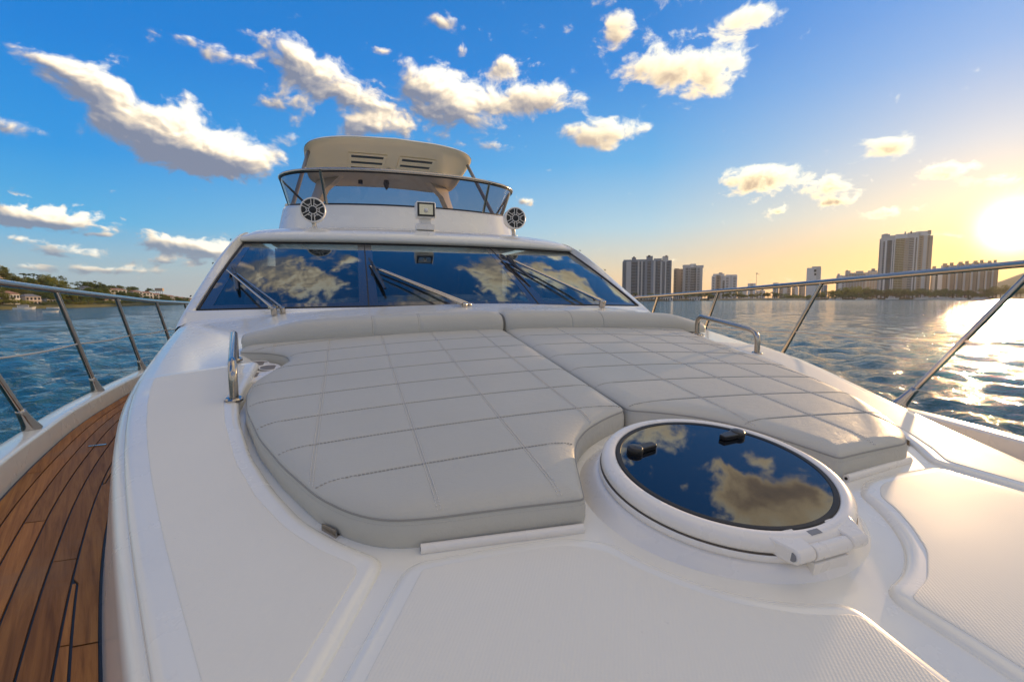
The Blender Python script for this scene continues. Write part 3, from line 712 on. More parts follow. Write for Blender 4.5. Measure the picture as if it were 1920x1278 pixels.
# ---- hatch
n_h = np.array([-math.tan(math.radians(1.0)), -math.tan(math.radians(10.3)), 1.0]); n_h /= np.linalg.norm(n_h)
e1 = np.cross((0, 1.0, 0), n_h); e1 /= np.linalg.norm(e1); e2 = np.cross(n_h, e1)
HC = np.array([0.916, 0.992, -0.4415])
hatch = empty('deck_hatch', tuple(HC - n_h * 0.1), parent=root)
def hp(a, b, c=0.0): return HC + e1 * a + e2 * b + n_h * c
mb = MB(); mb.lathe([(0.268, -0.012), (0.269, 0.001), (0.273, 0.004), (0.290, 0.003), (0.300, -0.002), (0.305, -0.009), (0.306, -0.024), (0.303, -0.028)], HC, n_h, e1, e2, 96)
frame = mb.build('lid_frame', 'whitep', hatch, ang=50)
mb = MB(); mb.lathe([(0.296, -0.026), (0.309, -0.030), (0.311, -0.034), (0.311, -0.042), (0.307, -0.044), (0.307, -0.047), (0.315, -0.049), (0.321, -0.053), (0.328, -0.061), (0.338, -0.074), (0.352, -0.086), (0.366, -0.098)], HC, n_h, e1, e2, 96)
mb.build('base_ring', 'whitep', hatch, ang=50)
mb = MB(); mb.lathe([(0.300, -0.0280), (0.3082, -0.0285), (0.3085, -0.0300), (0.300, -0.0305)], HC, n_h, e1, e2, 96); mb.build('gasket', 'gasket', hatch)
mb = MB(); mb.lathe([(0.254, 0.0005), (0.256, 0.003), (0.266, 0.003), (0.2685, 0.0005)], HC, n_h, e1, e2, 96); mb.build('rubber_seal', 'rubber', hatch)
mb = MB(); mb.add([hp(0, 0, 0.001)] + [hp(0.2555 * math.cos(2 * math.pi * j / 96), 0.2555 * math.sin(2 * math.pi * j / 96), 0.001) for j in range(96)], [(0, 1 + j, 1 + (j + 1) % 96) for j in range(96)])
gl = mb.build('glass', 'hatchglass', hatch)
for (u, v, rot) in ((1203, 845, 8), (1372, 820, 10)):
    d = ray(u, v); P = d * ((HC @ n_h) / (d @ n_h)); a, b = (P - HC) @ e1, (P - HC) @ e2
    r = math.radians(rot); c1 = e1 * math.cos(r) + e2 * math.sin(r); c2 = -e1 * math.sin(r) + e2 * math.cos(r); O = HC + e1 * a + e2 * b
    sg = -1 if u < 1300 else 1
    mb = MB(); mb.lathe([(0.022, 0.001), (0.0225, 0.012), (0.019, 0.018), (0.001, 0.020)], O + c1 * sg * 0.024, n_h, c1, c2, 20)
    q = [O + c1 * sg * s + c2 * t for s, t in ((0.020, 0.016), (-0.034, 0.012), (-0.046, 0.010), (-0.046, -0.010), (-0.034, -0.012), (0.020, -0.016))]
    mb.prism([p + n_h * 0.001 for p in q], n_h * 0.015)
    mb.build('latch', 'black', gl, bev=0.003)
# hinge block on the forward edge
hd = np.array([0.945, 0.735]); d = hp(0, 0) ; th = math.atan2(-0.277, 0.006)
f1 = e1 * math.cos(th) + e2 * math.sin(th); f2 = n_h; f3 = np.cross(f2, f1)       # f1 outward, f3 along the hinge
def hq(a, b, c): return HC + f1 * a + f3 * b + f2 * c
for s in (-1, 1):
    mb = MB(); ear = [hq(0.258, s * 0.045, 0.003), hq(0.258, s * 0.125, 0.003), hq(0.288, s * 0.112, 0.002), hq(0.315, s * 0.098, 0.0), hq(0.315, s * 0.052, 0.0)]
    mb.prism(ear, -f2 * 0.034); mb.tube([hq(0.311, s * 0.052, -0.016), hq(0.311, s * 0.100, -0.016)], 0.0165, 20)
    mb.build('hinge_ear', 'whitep', frame, bev=0.004)
    mb = MB(); mb.tube([hq(0.311, s * 0.1003, -0.016), hq(0.311, s * 0.1012, -0.016)], 0.0095, 16); mb.build('pin_hole', 'cable', frame)
mb = MB(); mb.tube([hq(0.312, -0.050, -0.018), hq(0.312, 0.050, -0.018)], 0.0165, 20); mb.prism([hq(0.300, -0.05, -0.035), hq(0.326, -0.05, -0.035), hq(0.326, 0.05, -0.035), hq(0.300, 0.05, -0.035)], -f2 * 0.035)
mb.build('hinge_barrel', 'whitep', hatch, bev=0.002)
mb = MB(); mb.prism([hq(0.278, -0.026, 0.0035), hq(0.291, -0.026, 0.003), hq(0.291, 0.004, 0.003), hq(0.278, 0.004, 0.0035)], f2 * 0.0012); mb.build('maker_plate', 'cable', frame)

# hinge rails below the front edges of the pads, and their brackets
for (p, q) in (((0.135, 1.018), (0.505, 0.968)), ((1.365, 0.975), (1.735, 1.035))):
    a = np.array([p[0], p[1], float(S(*p)) - 0.081]); b = np.array([q[0], q[1], float(S(*q)) - 0.082])
    mb = MB(); mb.tube([a, b], 0.0105, 14, flat=1.15); o = mb.build('pad_rail', 'whitep', root)
    dd = (b - a) / np.linalg.norm(b - a)
    for k, e in ((1, b), (-1, a)):
        mb = MB(); mb.tube([e + dd * k * 0.0003, e + dd * k * 0.0015], 0.0045, 10); mb.build('end_screw', 'black', o)
for sx in (0, 1):
    c = (-0.045, 1.17) if sx == 0 else (2 * XM + 0.045, 1.17); g = -1 if sx == 0 else 1
    z = float(S(*c)) - 0.095
    mb = MB()
    for k in range(3): mb.box((c[0] + g * (-0.008 + 0.010 * k), c[1] + 0.005 - 0.008 * k, z + 0.012), (0.004, 0.055, 0.020), rz=g * -0.62)
    mb.box((c[0], c[1], z + 0.003), (0.036, 0.055, 0.006), rz=g * -0.62); mb.build('gas_strut_bracket', 'steel', root, smooth=False)

# ---- cup-holder tray in the notch of the left pad
tp = [(-0.60, 2.42), (-0.40, 2.40, 0.06), (-0.335, 2.47), (-0.31, 2.55, 0.06), (-0.33, 2.66), (-0.42, 2.76), (-0.60, 2.86)]
tz = lambda x, y: S(x, y) - 0.052
tray, _ = soft_plate('cup_tray', rounded(tp, 0.03), 'whitep', root, tz, lambda x, y: S(x, y) - 0.11, 0.012, edge=0.008, step=0.05, ostep=0.02, rim=True)
for c in ((-0.437, 2.715), (-0.372, 2.605), (-0.432, 2.505)):
    c0 = np.array([c[0], c[1], float(tz(*c)) + 0.002]); ax = np.array([0.02, -0.139, 1.0]); ax /= np.linalg.norm(ax); a1 = np.cross((0, 1.0, 0), ax); a1 /= np.linalg.norm(a1); a2 = np.cross(ax, a1)
    mb = MB(); mb.lathe([(0.050, 0.0005), (0.047, 0.003), (0.043, 0.0015)], c0, ax, a1, a2, 32); rim = mb.build('cup_rim', 'whitep', tray)
    mb = MB(); mb.add([c0 + ax * 0.0008] + [c0 + ax * 0.0008 + 0.0445 * (math.cos(w) * a1 + math.sin(w) * a2) for w in np.linspace(0, 2 * math.pi, 33)[:-1]], [(0, 1 + j, 1 + (j + 1) % 32) for j in range(32)])
    mb.build('cup_holder', MT['seat'] if False else 'cupdark', rim)

# ---- steel handrails beside the pads
def bent(P, rad=0.03, n=6):
    P = [np.array(p, float) for p in P]; out = [P[0]]
    for i in range(1, len(P) - 1):
        a = P[i - 1] - P[i]; b = P[i + 1] - P[i]; la, lb = np.linalg.norm(a), np.linalg.norm(b); k = min(rad, .45 * la, .45 * lb)
        A = P[i] + a / la * k; B = P[i] + b / lb * k
        for j in range(n + 1):
            t = j / n; out.append((1 - t) ** 2 * A + 2 * t * (1 - t) * P[i] + t * t * B)
    out.append(P[-1]); return out
for sgn in (-1, 1):
    xa, xb, ya, yb = 1.360, 1.475, 2.10, 2.74
    if sgn > 0: xa, xb, ya, yb = 1.455, 1.47, 2.30, 2.86
    fa = (XM + sgn * xa, ya); fb = (XM + sgn * xb, yb); za = float(S(*fa) + POFF(ya)); zb = float(S(*fb) + POFF(yb))
    hr = 0.135
    pts = bent([(fa[0], fa[1], za - 0.01), (fa[0], fa[1], za + hr), (fb[0], fb[1], zb + hr + 0.005), (fb[0], fb[1], zb - 0.01)], 0.07, 8)
    mb = MB(); mb.tube(pts, 0.0165, 16); o = mb.build('handrail', 'steel', root, ang=60)
    for f, z in ((fa, za), (fb, zb)):
        mb = MB(); mb.lathe([(0.032, -0.004), (0.032, 0.004), (0.027, 0.009), (0.017, 0.010)], np.array([f[0], f[1], z]), np.array([0, -.139, .99]), np.array([1.0, 0, 0]), np.array([0, .99, .139]), 24); mb.build('foot_plate', 'steel', o)

# ---- guard rails: top tube, leaning stanchions with cast feet, lifeline
RH = lambda y: lerps(y, [-2.3, -1.6, -0.8, 0.4, 1.6, 2.83, 4.1, 5.35, 6.6, 9, 12], [0.0, 0.75, 1.45, 2.12, 2.52, 2.68, 2.83, 2.94, 3.03, 3.14, 3.18])
RZ = lambda y: lerp1(y, [-2.3, 0, 1.6, 2.83, 4.1, 5.35, 6.6, 9, 12], [0.25, 0.22, 0.175, 0.125, 0.075, 0.03, -0.015, -0.06, -0.10])
for sgn in (-1, 1):
    g = empty('guard_rail', (XM + sgn * 2.4, 3, CAPZ), parent=root)
    yy = np.arange(-1.6, 9.01, 0.2)
    P = catmull([(XM + sgn * RH(y), y, RZ(y)) for y in np.arange(-1.6, 9.1, 0.6)], 4)
    mb = MB(); mb.tube(P, 0.0205, 14); mb.build('top_rail', 'steel', g, ang=60)
    mid = []
    for yb in (-0.9, 0.72, 1.95, 3.2, 4.4, 5.6, 6.85, 8.1):
        sh = min(0.02 * max(0, 3.2 - yb), 0.07); zc = CAPZ + sh; xb = XM + sgn * (TEAKH(yb) + 0.075); yt = yb - float(np.interp(yb, [1.9, 3.2, 4.4], [0.46, 0.33, 0.22]))
        top = np.array([XM + sgn * RH(yt), yt, RZ(yt) - 0.012]); base = np.array([xb, yb, zc - 0.004]); dv = top - base
        mb = MB(); mb.tube([base + dv * 0.02, top], 0.0165, 14); st = mb.build('stanchion', 'steel', g, ang=60)
        mb = MB(); mb.tube([base, base + dv * 0.012, base + dv * 0.05, base + dv * 0.11, base + dv * 0.145, base + dv * 0.15], [0.043, 0.041, 0.032, 0.0235, 0.0215, 0.017], 16); mb.build('cast_foot', 'steel', st, ang=50)
        mid.append(base + dv * 0.50)
    mb = MB(); P = [mid[0]]
    for a, b in zip(mid[:-1], mid[1:]): P += [a + (b - a) * t - np.array([0, 0, 0.012 * math.sin(math.pi * t)]) for t in np.linspace(0, 1, 7)[1:]]
    mb.tube(P, 0.0055, 8); mb.build('lifeline', 'rope', g)

# ---- windscreen
def wb(a): return np.array([XW + a, 4.07 + 0.108 * a * a, -0.056 - 0.006 * a * a])
def wt(a): a = a * 0.957; return np.array([XW + a, 5.60 + 0.128 * a * a, 0.613 + 0.006 * a * a])
def ws(a, t, off=0.0):
    p = wb(a) * (1 - t) + wt(a) * t; p = p + np.array([0, -0.37, 0.93]) * (off + 0.018 * 4 * t * (1 - t)); return p
screen = empty('windscreen', (XW, 4.1, -0.07), parent=root)
def face_to(o, vec):
    me = o.data; n = np.mean([p.normal for p in me.polygons], axis=0)
    if n @ np.array(vec) < 0: me.flip_normals()
    return o
for a0, a1 in ((-2.08, -0.757), (-0.757, 0.757), (0.757, 2.08)):
    A = np.linspace(a0, a1, 15); T = np.linspace(0, 1, 9)
    mb = MB(); mb.grid([[ws(a, t) for t in T] for a in A]); pane = face_to(mb.build('pane', 'pane', screen), (0, -0.3, 0.9))
    mb = MB()
    def band(f0, f1, n=14):
        mb.grid([[f0(q), f1(q)] for q in np.linspace(0, 1, n)])
    wl, wr = (0.105 if a0 < -1 else 0.075), (0.105 if a1 > 1 else 0.075)
    if a0 > 0.5: wl, wr = 0.085, 0.06
    band(lambda q: ws(a0 + 0.006, q, .0015), lambda q: ws(a0 + wl, q, .0015))
    band(lambda q: ws(a1 - 0.006, q, .0015), lambda q: ws(a1 - wr, q, .0015))
    band(lambda q: ws(a0 + wl + (a1 - wr - a0 - wl) * q, 0.0, .0015), lambda q: ws(a0 + wl + (a1 - wr - a0 - wl) * q, 0.045, .0015))
    band(lambda q: ws(a0 + wl + (a1 - wr - a0 - wl) * q, 1.0, .0015), lambda q: ws(a0 + wl + (a1 - wr - a0 - wl) * q, 0.965, .0015))
    face_to(mb.build('frit_border', 'frit', pane), (0, -0.3, 0.9))
for a in (-0.757, 0.757):
    mb = MB(); mb.tube([ws(a, t, 0.002) for t in np.linspace(0, 1, 9)], 0.006, 6); mb.build('mullion', 'rubber', screen)
mb = MB(); mb.tube([ws(a, 1.0, 0.004) for a in np.linspace(-2.08, 2.08, 25)], 0.010, 8); mb.build('top_gasket', 'rubber', screen)
mb = MB(); mb.tube([ws(a, 0.0, 0.002) for a in np.linspace(-2.08, 2.08, 25)], 0.007, 8); mb.build('bottom_gasket', 'rubber', screen)
for s in (-1, 1):
    mb = MB(); mb.tube([ws(s * 2.08, t, 0.003) for t in np.linspace(0, 1, 9)], 0.011, 8); mb.build('side_gasket', 'rubber', screen)

# ---- cabin top: sill, pillars, side walls, roof
G = []
for a in np.linspace(-2.14, 2.14, 41):
    p = wb(max(-2.08, min(2.08, a))); p = p + np.array([a - max(-2.08, min(2.08, a)), 0, 0])
    zd = float(S(p[0], p[1] - 0.16)) - 0.05
    G.append([(p[0], p[1] + 0.03, p[2] - 0.03), (p[0], p[1] - 0.012, p[2] - 0.004), (p[0], p[1] - 0.035, p[2] - 0.006), (p[0], p[1] - 0.065, p[2] - 0.022), (p[0], p[1] - 0.13, (p[2] + zd) / 2 - 0.02), (p[0], p[1] - 0.28, zd - 0.035)])
mb = MB(); mb.grid(G); mb.build('windscreen_sill', 'gel', root, ang=50)
PO = [(4.30, 2.175, -0.20), (4.5, 2.19, -0.11), (5.1, 2.165, 0.20), (5.7, 2.115, 0.525), (6.2, 2.07, 0.735), (6.55, 2.06, 0.80)]
for s in (-1, 1):
    G = []
    po = catmull(PO, 4)
    for i, p in enumerate(po):
        t = i / (len(po) - 1)
        tt = min(1.0, max(0.0, (p[2] + 0.06) / 0.70)); g = ws(s * 2.088, tt, 0.004)
        if p[0] < 4.5: g = wb(s * 2.09) + np.array([0, (p[0] - 4.5) * 0.6, -0.02 - (4.5 - p[0]) * 0.3])
        X = lambda q: XW + s * q
        G.append([(X(p[1] + 0.06), p[0] + 0.10, -0.82), (X(p[1] + 0.012), p[0] + 0.02, p[2] - 0.10), (X(p[1] + 0.004), p[0], p[2] - 0.03), (X(p[1] - 0.016), p[0], p[2] - 0.004), (X(p[1] - 0.045), p[0], p[2] + 0.006), tuple(g + np.array([s * 0.012, 0, 0.010])), tuple(g + np.array([s * 0.004, 0, -0.006]))])
    mb = MB(); mb.grid(G); mb.build('pillar', 'gel', root, ang=50)
    e = po[-1]; mb = MB()
    mb.grid([[(XW + s * (q[1] + 0.06), q[0] + (0.10 if i == 0 else 0), -0.82), (XW + s * (q[1] + 0.012), q[0], q[2] - 0.1), (XW + s * q[1], q[0], q[2] - 0.01)] for i, q in enumerate([e, (8, 2.12, 0.86), (10, 2.16, 0.90), (13, 2.2, 0.9)])])
    mb.build('cabin_side', 'gel', root, ang=50)
    for (y_, q, z_) in ((4.72, 2.165, 0.03), (5.35, 2.13, 0.35), (5.95, 2.085, 0.645)):
        mb = MB(); mb.lathe([(0.010, 0.0), (0.009, 0.006), (0.001, 0.008)], np.array([XW + s * (q + 0.004), y_, z_ + 0.002]), np.array([s * 0.8, -0.1, 0.6]), np.array([0, 1.0, 0]), np.array([0.6, 0, -0.8 * s]), 10); mb.build('snap_button', 'black', root)
DY = [-0.02, -0.045, -0.055, -0.045, -0.01, 0.06, 0.18, 0.36, 0.7, 1.1, 1.5, 2.2, 3.2, 5.0, 7.0]
DZ = [0.0, 0.012, 0.04, 0.075, 0.105, 0.140, 0.180, 0.222, 0.272, 0.32, 0.36, 0.40, 0.42, 0.43, 0.43]
def roof_z(x, y):
    a = max(-2.08, min(2.08, (x - XW))); yt = 5.60 + 0.128 * a * a; zt = 0.613 + 0.006 * a * a
    return zt + float(np.interp(y - yt, DY[3:], DZ[3:])) * (1 - 0.25 * (a / 2.06) ** 4)
G = []
for a in np.linspace(-2.06, 2.06, 49):
    row = []
    b = max(-1.99, min(1.99, a)); yt = 5.60 + 0.128 * b * b; zt = 0.613 + 0.006 * b * b
    for dy, dz in zip(DY, DZ):
        k = 1 - 0.25 * (a / 2.06) ** 4
        dr = 0.05 * max(0, abs(a) - 1.9) / 0.16
        row.append((XW + a, yt + dy + 0.02, zt + dz * k - dr * min(1, dz * 5) + 0.004))
    G.append(row)
mb = MB(); mb.grid(G); mb.build('cabin_roof', 'gel', root, ang=60)
# inside of the cabin: dashboard, screens, seats, wheel
ins = empty('saloon_interior', (XW, 5.5, -0.1), parent=root)
mb = MB(); mb.prism([(XW - 1.9, 4.75, -0.10), (XW - 0.7, 4.28, -0.09), (XW + 0.7, 4.28, -0.09), (XW + 1.9, 4.75, -0.10), (XW + 1.9, 5.6, -0.06), (XW - 1.9, 5.6, -0.06)], (0, 0, -0.05)); mb.build('dashboard', 'inside', ins)
for x, w in ((-0.45, 0.42), (0.05, 0.42)):
    mb = MB(); mb.box((x, 5.35, 0.03), (w, 0.06, 0.20)); mb.build('screen_binnacle', 'cable', ins, bev=0.02)
for x, y in ((0.0, 6.6), (-0.75, 6.6), (2.35, 6.3), (1.75, 6.7)):
    mb = MB(); mb.box((x, y, 0.10), (0.52, 0.16, 0.62)); mb.box((x, y - 0.28, -0.2), (0.52, 0.5, 0.14)); mb.build('seat', 'seat', ins, bev=0.06)
mb = MB(); mb.box((XW, 9.5, 0.2), (4.2, 0.1, 1.4)); mb.build('bulkhead', 'seat', ins)
mb = MB(); mb.box((XW, 7.5, -0.8), (4.2, 6, 0.06)); mb.build('cabin_sole', 'inside', ins)

# ---- wipers
def nws(P, off): return np.array(P) + np.array([0, -0.37, 0.93]) * off
for piv, tip, b0, b1 in (((-0.519, 4.151, -0.084), (-1.043, 5.188, 0.281), (-1.02, 5.25, 0.315), (-0.889, 4.68, 0.087)),
                         ((0.938, 3.963, -0.061), (0.238, 4.836, 0.316), (0.22, 5.05, 0.409), (0.314, 4.317, 0.092)),
                         ((2.354, 4.190, -0.046), (1.713, 5.187, 0.461), (1.686, 5.259, 0.496), (1.79, 4.60, 0.205))):
    w = empty('wiper', piv, parent=root); piv, tip, b0, b1 = map(np.array, (piv, tip, b0, b1))
    side = np.array([0.045, 0.05, 0.0]); d = (tip - piv) / np.linalg.norm(tip - piv)
    for k in (-1, 1):
        base = piv + side * k * 0.6
        mb = MB(); mb.lathe([(0.022, -0.03), (0.022, 0.02), (0.017, 0.032), (0.001, 0.034)], base - d * 0.02, np.array([0, -0.37, 0.93]), np.array([1.0, 0, 0]), np.array([0, 0.93, 0.37]), 14); mb.box(base + d * 0.05 + np.array([0, 0, 0.012]), (0.03, 0.05, 0.02)); mb.build('pivot', 'steel', w)
        mb = MB(); mb.tube([base + np.array([0, -.01, 0.02]), base + d * 0.24 + np.array([0, -.008, 0.018]), tip + side * k * 0.35], [0.015, 0.0115, 0.0085], 8); mb.build('arm', 'steel', w)
    mb = MB(); mb.tube([b0, b0 * .5 + b1 * .5, b1], [0.012, 0.024, 0.012], 6, flat=0.7)
    c = tip * 0.7 + (b0 + b1) * 0.15; mb.tube([tip, c, (b0 * .6 + b1 * .4)], 0.02, 6)
    m1 = b0 * .82 + b1 * .18; m2 = b0 * .45 + b1 * .55; up = np.array([0, -0.37, 0.93]) * 0.03
    mb.tube([m1, m1 * .5 + tip * .5 + up, tip * .5 + m2 * .5 + up, m2], 0.008, 6)
    mb.build('blade', 'black', w)

# ---- flybridge coaming and windscreen
def fly(th, a, yf, depth, n=2.3):
    c, s = math.cos(th), math.sin(th); x = a * math.copysign(abs(s) ** (2 / n), s); y = yf + depth - depth * abs(c) ** (2 / n); return XW + x, y
TH = np.linspace(-math.pi / 2, math.pi / 2, 61)
def curve(a, yf, depth, zf, back=0.0):
    P = []
    L = [fly(t, a, yf, depth) for t in TH]
    full = ([(L[0][0], y) for y in np.linspace(12.5, L[0][1], 8)[:-1]] if back else []) + L + ([(L[-1][0], y) for y in np.linspace(L[-1][1], 12.5, 8)[1:]] if back else [])
    return [(x, y, zf(x, y)) for x, y in full]
ztop = lambda x, y: 1.335 + 0.105 * float(sstep(y, 7.2, 8.6)) + 0.02 * (y - 8.6 if y > 8.6 else 0)
C0 = curve(1.95, 6.98, 1.25, lambda x, y: roof_z(x, y) - 0.03, True); C1 = curve(1.90, 7.04, 1.25, lambda x, y: roof_z(x, y) + 0.03, True)
C2 = curve(1.82, 7.16, 1.22, lambda x, y: ztop(x, y) - 0.05, True); C3 = curve(1.80, 7.19, 1.21, lambda x, y: ztop(x, y) - 0.01, True); C4 = curve(1.77, 7.23, 1.20, ztop, True); C5 = curve(1.66, 7.36, 1.15, ztop, True); C6 = curve(1.64, 7.38, 1.15, lambda x, y: 0.9, True)
mb = MB(); mb.grid([C0, C1, C2, C3, C4, C5, C6]); mb.build('flybridge_coaming', 'gel', root, ang=55)
mb = MB(); mb.tube(curve(1.945, 6.985, 1.25, lambda x, y: roof_z(x, y) + 0.012), 0.010, 6); mb.build('coaming_seam', 'rubber', root)
fw = empty('flybridge_windscreen', (XW, 7.4, 1.34), parent=root)
zr = lambda x, y: 1.80 + 0.03 * float(sstep(y, 7.2, 8.4))
nB = curve(1.735, 7.26, 1.19, lambda x, y: ztop(x, y) + 0.012); nT = curve(1.83, 7.13, 1.10, zr)
lo, hi = 0, len(nB)
mb = MB(); mb.grid([nB, [tuple(np.array(a) * .5 + np.array(b) * .5) for a, b in zip(nB, nT)], nT]); face_to(mb.build('glass', 'flyglass', fw), (0, -1, 0))
mb = MB(); mb.tube(nT, 0.024, 10); mb.build('top_frame', 'steel', fw, ang=60)
mb = MB(); mb.tube([(p[0], p[1], p[2] - 0.028) for p in nT], 0.012, 6); mb.build('top_gasket', 'rubber', fw)
mb = MB(); mb.tube(nB, 0.014, 8); mb.build('bottom_frame', 'rubber', fw)
def near_x(L, x): return min(L, key=lambda p: abs(p[0] - x) + (0 if p[1] < 8.6 else 9))
for x0, x1 in ((-1.21, -1.15), (1.21, 1.15)):
    a = np.array(near_x(nT, XW + x0)); b = np.array(near_x(nB, XW + x1)); mb = MB(); mb.tube([b + (0, -.015, 0), a + (0, -.015, 0)], [0.026, 0.022], 8, flat=0.6); mb.build('post', 'steel', fw)
for s in (-1, 1):
    i = 0 if s < 0 else -1
    a, b = np.array(nT[i]), np.array(nB[i]); mb = MB(); mb.tube([a, b], 0.018, 8); mb.build('post', 'rubber', fw)
    j = 12 if s < 0 else -13
    mb = MB(); mb.tube([a, np.array(nB[j])], 0.016, 8); mb.build('brace', 'rubber', fw)

# ---- loudspeakers and searchlight on the roof
def speaker(x, y, zc):
    sp = empty('loudspeaker', (x, y, roof_z(x, y)), parent=root); O = np.array([x, y, zc]); ax = np.array([-0.05 if x < 0.9 else -0.03, -1.0, -0.02]); ax /= np.linalg.norm(ax)
    a1 = np.cross(ax, (0, 0, 1.0)); a1 /= np.linalg.norm(a1); a2 = np.cross(a1, ax)
    mb = MB(); mb.lathe([(0.001, -0.24), (0.07, -0.235), (0.115, -0.20), (0.138, -0.12), (0.146, -0.02), (0.146, 0.008), (0.138, 0.016), (0.128, 0.010)], O, ax, a1, a2, 40); hs = mb.build('housing', 'whitep', sp, ang=50)
    mb = MB(); mb.add([O + ax * 0.004] + [O + ax * 0.004 + 0.129 * (math.cos(w) * a1 + math.sin(w) * a2) for w in np.linspace(0, 2 * math.pi, 33)[:-1]], [(0, 1 + j, 1 + (j + 1) % 32) for j in range(32)]); mb.build('cone', 'black', sp)
    mb = MB(); pt = lambda r, w, h=0.013: O + ax * h + r * (math.cos(w) * a1 + math.sin(w) * a2)
    for q in range(6):
        w = 2 * math.pi * q / 6 + 0.52
        for s in (-1, 1): mb.tube([pt(0.043, w + s * 0.30), pt(0.127, w + s * 0.15)], 0.0046, 5)
        mb.tube([pt(0.080, w + math.pi / 6 - 0.22), pt(0.066, w + math.pi / 6), pt(0.080, w + math.pi / 6 + 0.22)], 0.0045, 5)
    mb.tube([pt(0.045, w) for w in np.linspace(0, 2 * math.pi, 25)], 0.0055, 5); mb.build('grille', 'whitep', sp)
    mb = MB(); mb.lathe([(0.038, 0.008), (0.036, 0.022), (0.001, 0.026)], O, ax, a1, a2, 20); mb.build('dome', 'black', sp)
    mb = MB(); zr_ = roof_z(x, y); mb.tube([(x + .005, y + .09, zr_ - 0.01), (x + .005, y + .09, zr_ + 0.05), (x, y + .09, zc - 0.13)], [0.036, 0.024, 0.03], 12); mb.tube([(x, y + .09, zr_ - 0.012), (x, y + .09, zr_ + 0.012)], 0.055, 16); mb.build('mount', 'steel', sp)
speaker(-0.35, 6.245, 1.055); speaker(2.19, 6.245, 1.085)
sl_ = empty('searchlight', (XW, 5.95, 0.84), parent=root)
mb = MB(); mb.box((XW, 5.93, 1.06), (0.235, 0.16, 0.195)); hb = mb.build('lamp_housing', 'whitep', sl_, bev=0.018, seg=3)
mb = MB(); mb.box((XW, 5.848, 1.062), (0.205, 0.012, 0.160)); mb.build('bezel', 'black', sl_, bev=0.004)
mb = MB(); mb.grid([[(XW + 0.16 * (i / 10 - .5), 5.841 + 0.03 * (1 - (2 * i / 10 - 1) ** 2) * (1 - (2 * j / 8 - 1) ** 2) * 0.0, 1.062 + 0.118 * (j / 8 - .5)) for j in range(9)] for i in range(11)]); mb.build('lens', 'lamp', sl_)
mb = MB(); mb.tube([(XW, 5.8395, 1.03), (XW, 5.838, 1.05), (XW, 5.8395, 1.07)], [0.02, 0.028, 0.02], 8); mb.build('bulb', 'whitep', sl_)
mb = MB(); mb.box((XW, 5.95, 0.935), (0.13, 0.11, 0.08)); mb.box((XW, 5.96, 0.865), (0.225, 0.17, 0.075)); mb.build('pedestal', 'whitep', sl_, bev=0.012)

# ---- hardtop on its posts and arch
ht = empty('hardtop', (XW, 10.2, 2.7), parent=root)
def hx(v): return 1.66 + 0.12 * v
def plan(th): c, s = math.cos(th), math.sin(th); n = 6.0; return math.copysign(abs(s) ** (2 / n), s), math.copysign(abs(c) ** (2 / n), c)
NT_ = 72; ring = [plan(2 * math.pi * i / NT_) for i in range(NT_)]
def htz(a, b): return 2.915 - 0.03 * a * a - 0.10 * (b + 1) * 0.5 - 0.10 * max(0, b) ** 2 * a * a
def HTP(a, b, dz): return (XW + a * (1.63 + 0.05 * (-b)), 10.75 - b * (1.65 - 0.34 * a * a * (b > 0)), htz(a, -b) + dz)
G = []
for sc, dz in ((0.02, 0.03), (0.5, 0.025), (0.85, 0.01), (0.95, -0.01), (0.985, -0.03), (1.0, -0.06), (0.985, -0.09), (0.95, -0.115), (0.85, -0.118), (0.5, -0.10), (0.02, -0.095)):
    G.append([HTP(a * sc, b * sc, dz) for a, b in ring])
mb = MB(); mb.grid(G, closeu=True); mb.build('shell', 'cream', ht, ang=60)
mb = MB(); mb.grid([[HTP(a * q, b * q, d) for a, b in ring] for q, d in ((0.05, 0.034), (0.5, 0.029), (0.85, 0.014), (0.955, -0.008), (0.992, -0.03), (1.004, -0.055))], closeu=True); mb.build('roof_skin', 'gel', ht, ang=60)
for x0, x1 in ((-0.82, -0.10), (0.14, 0.86)):
    def up(x, y): return htz(x / 1.63, (y - 10.75) / 1.70) - 0.102
    mb = MB(); xs_, ys_ = (x0, x1), (9.86, 11.12)
    fr = [(x0, 9.86), (x1, 9.86), (x1, 11.12), (x0, 11.12)]
    mb.prism([(XW + x, y, up(x, y) + 0.0) for x, y in fr], (0, 0, -0.022)); v = mb.build('vent', 'cream', ht, bev=0.006)
    for q in range(3):
        y0 = 9.96 + q * 0.38
        mb = MB(); mb.prism([(XW + x, y, up(x, y) - 0.010) for x, y in ((x0 + .06, y0), (x1 - .06, y0), (x1 - .06, y0 + 0.22), (x0 + .06, y0 + 0.22))], (0, 0, -0.018)); mb.build('slot', 'black', v)
        mb = MB(); mb.prism([(XW + x, y, up(x, y) - 0.022) for x, y in ((x0 + .05, y0 + .11), (x1 - .05, y0 + .11), (x1 - .05, y0 + 0.17), (x0 + .05, y0 + 0.17))], (0, 0.03, -0.012)); mb.build('louvre', 'cream', v)
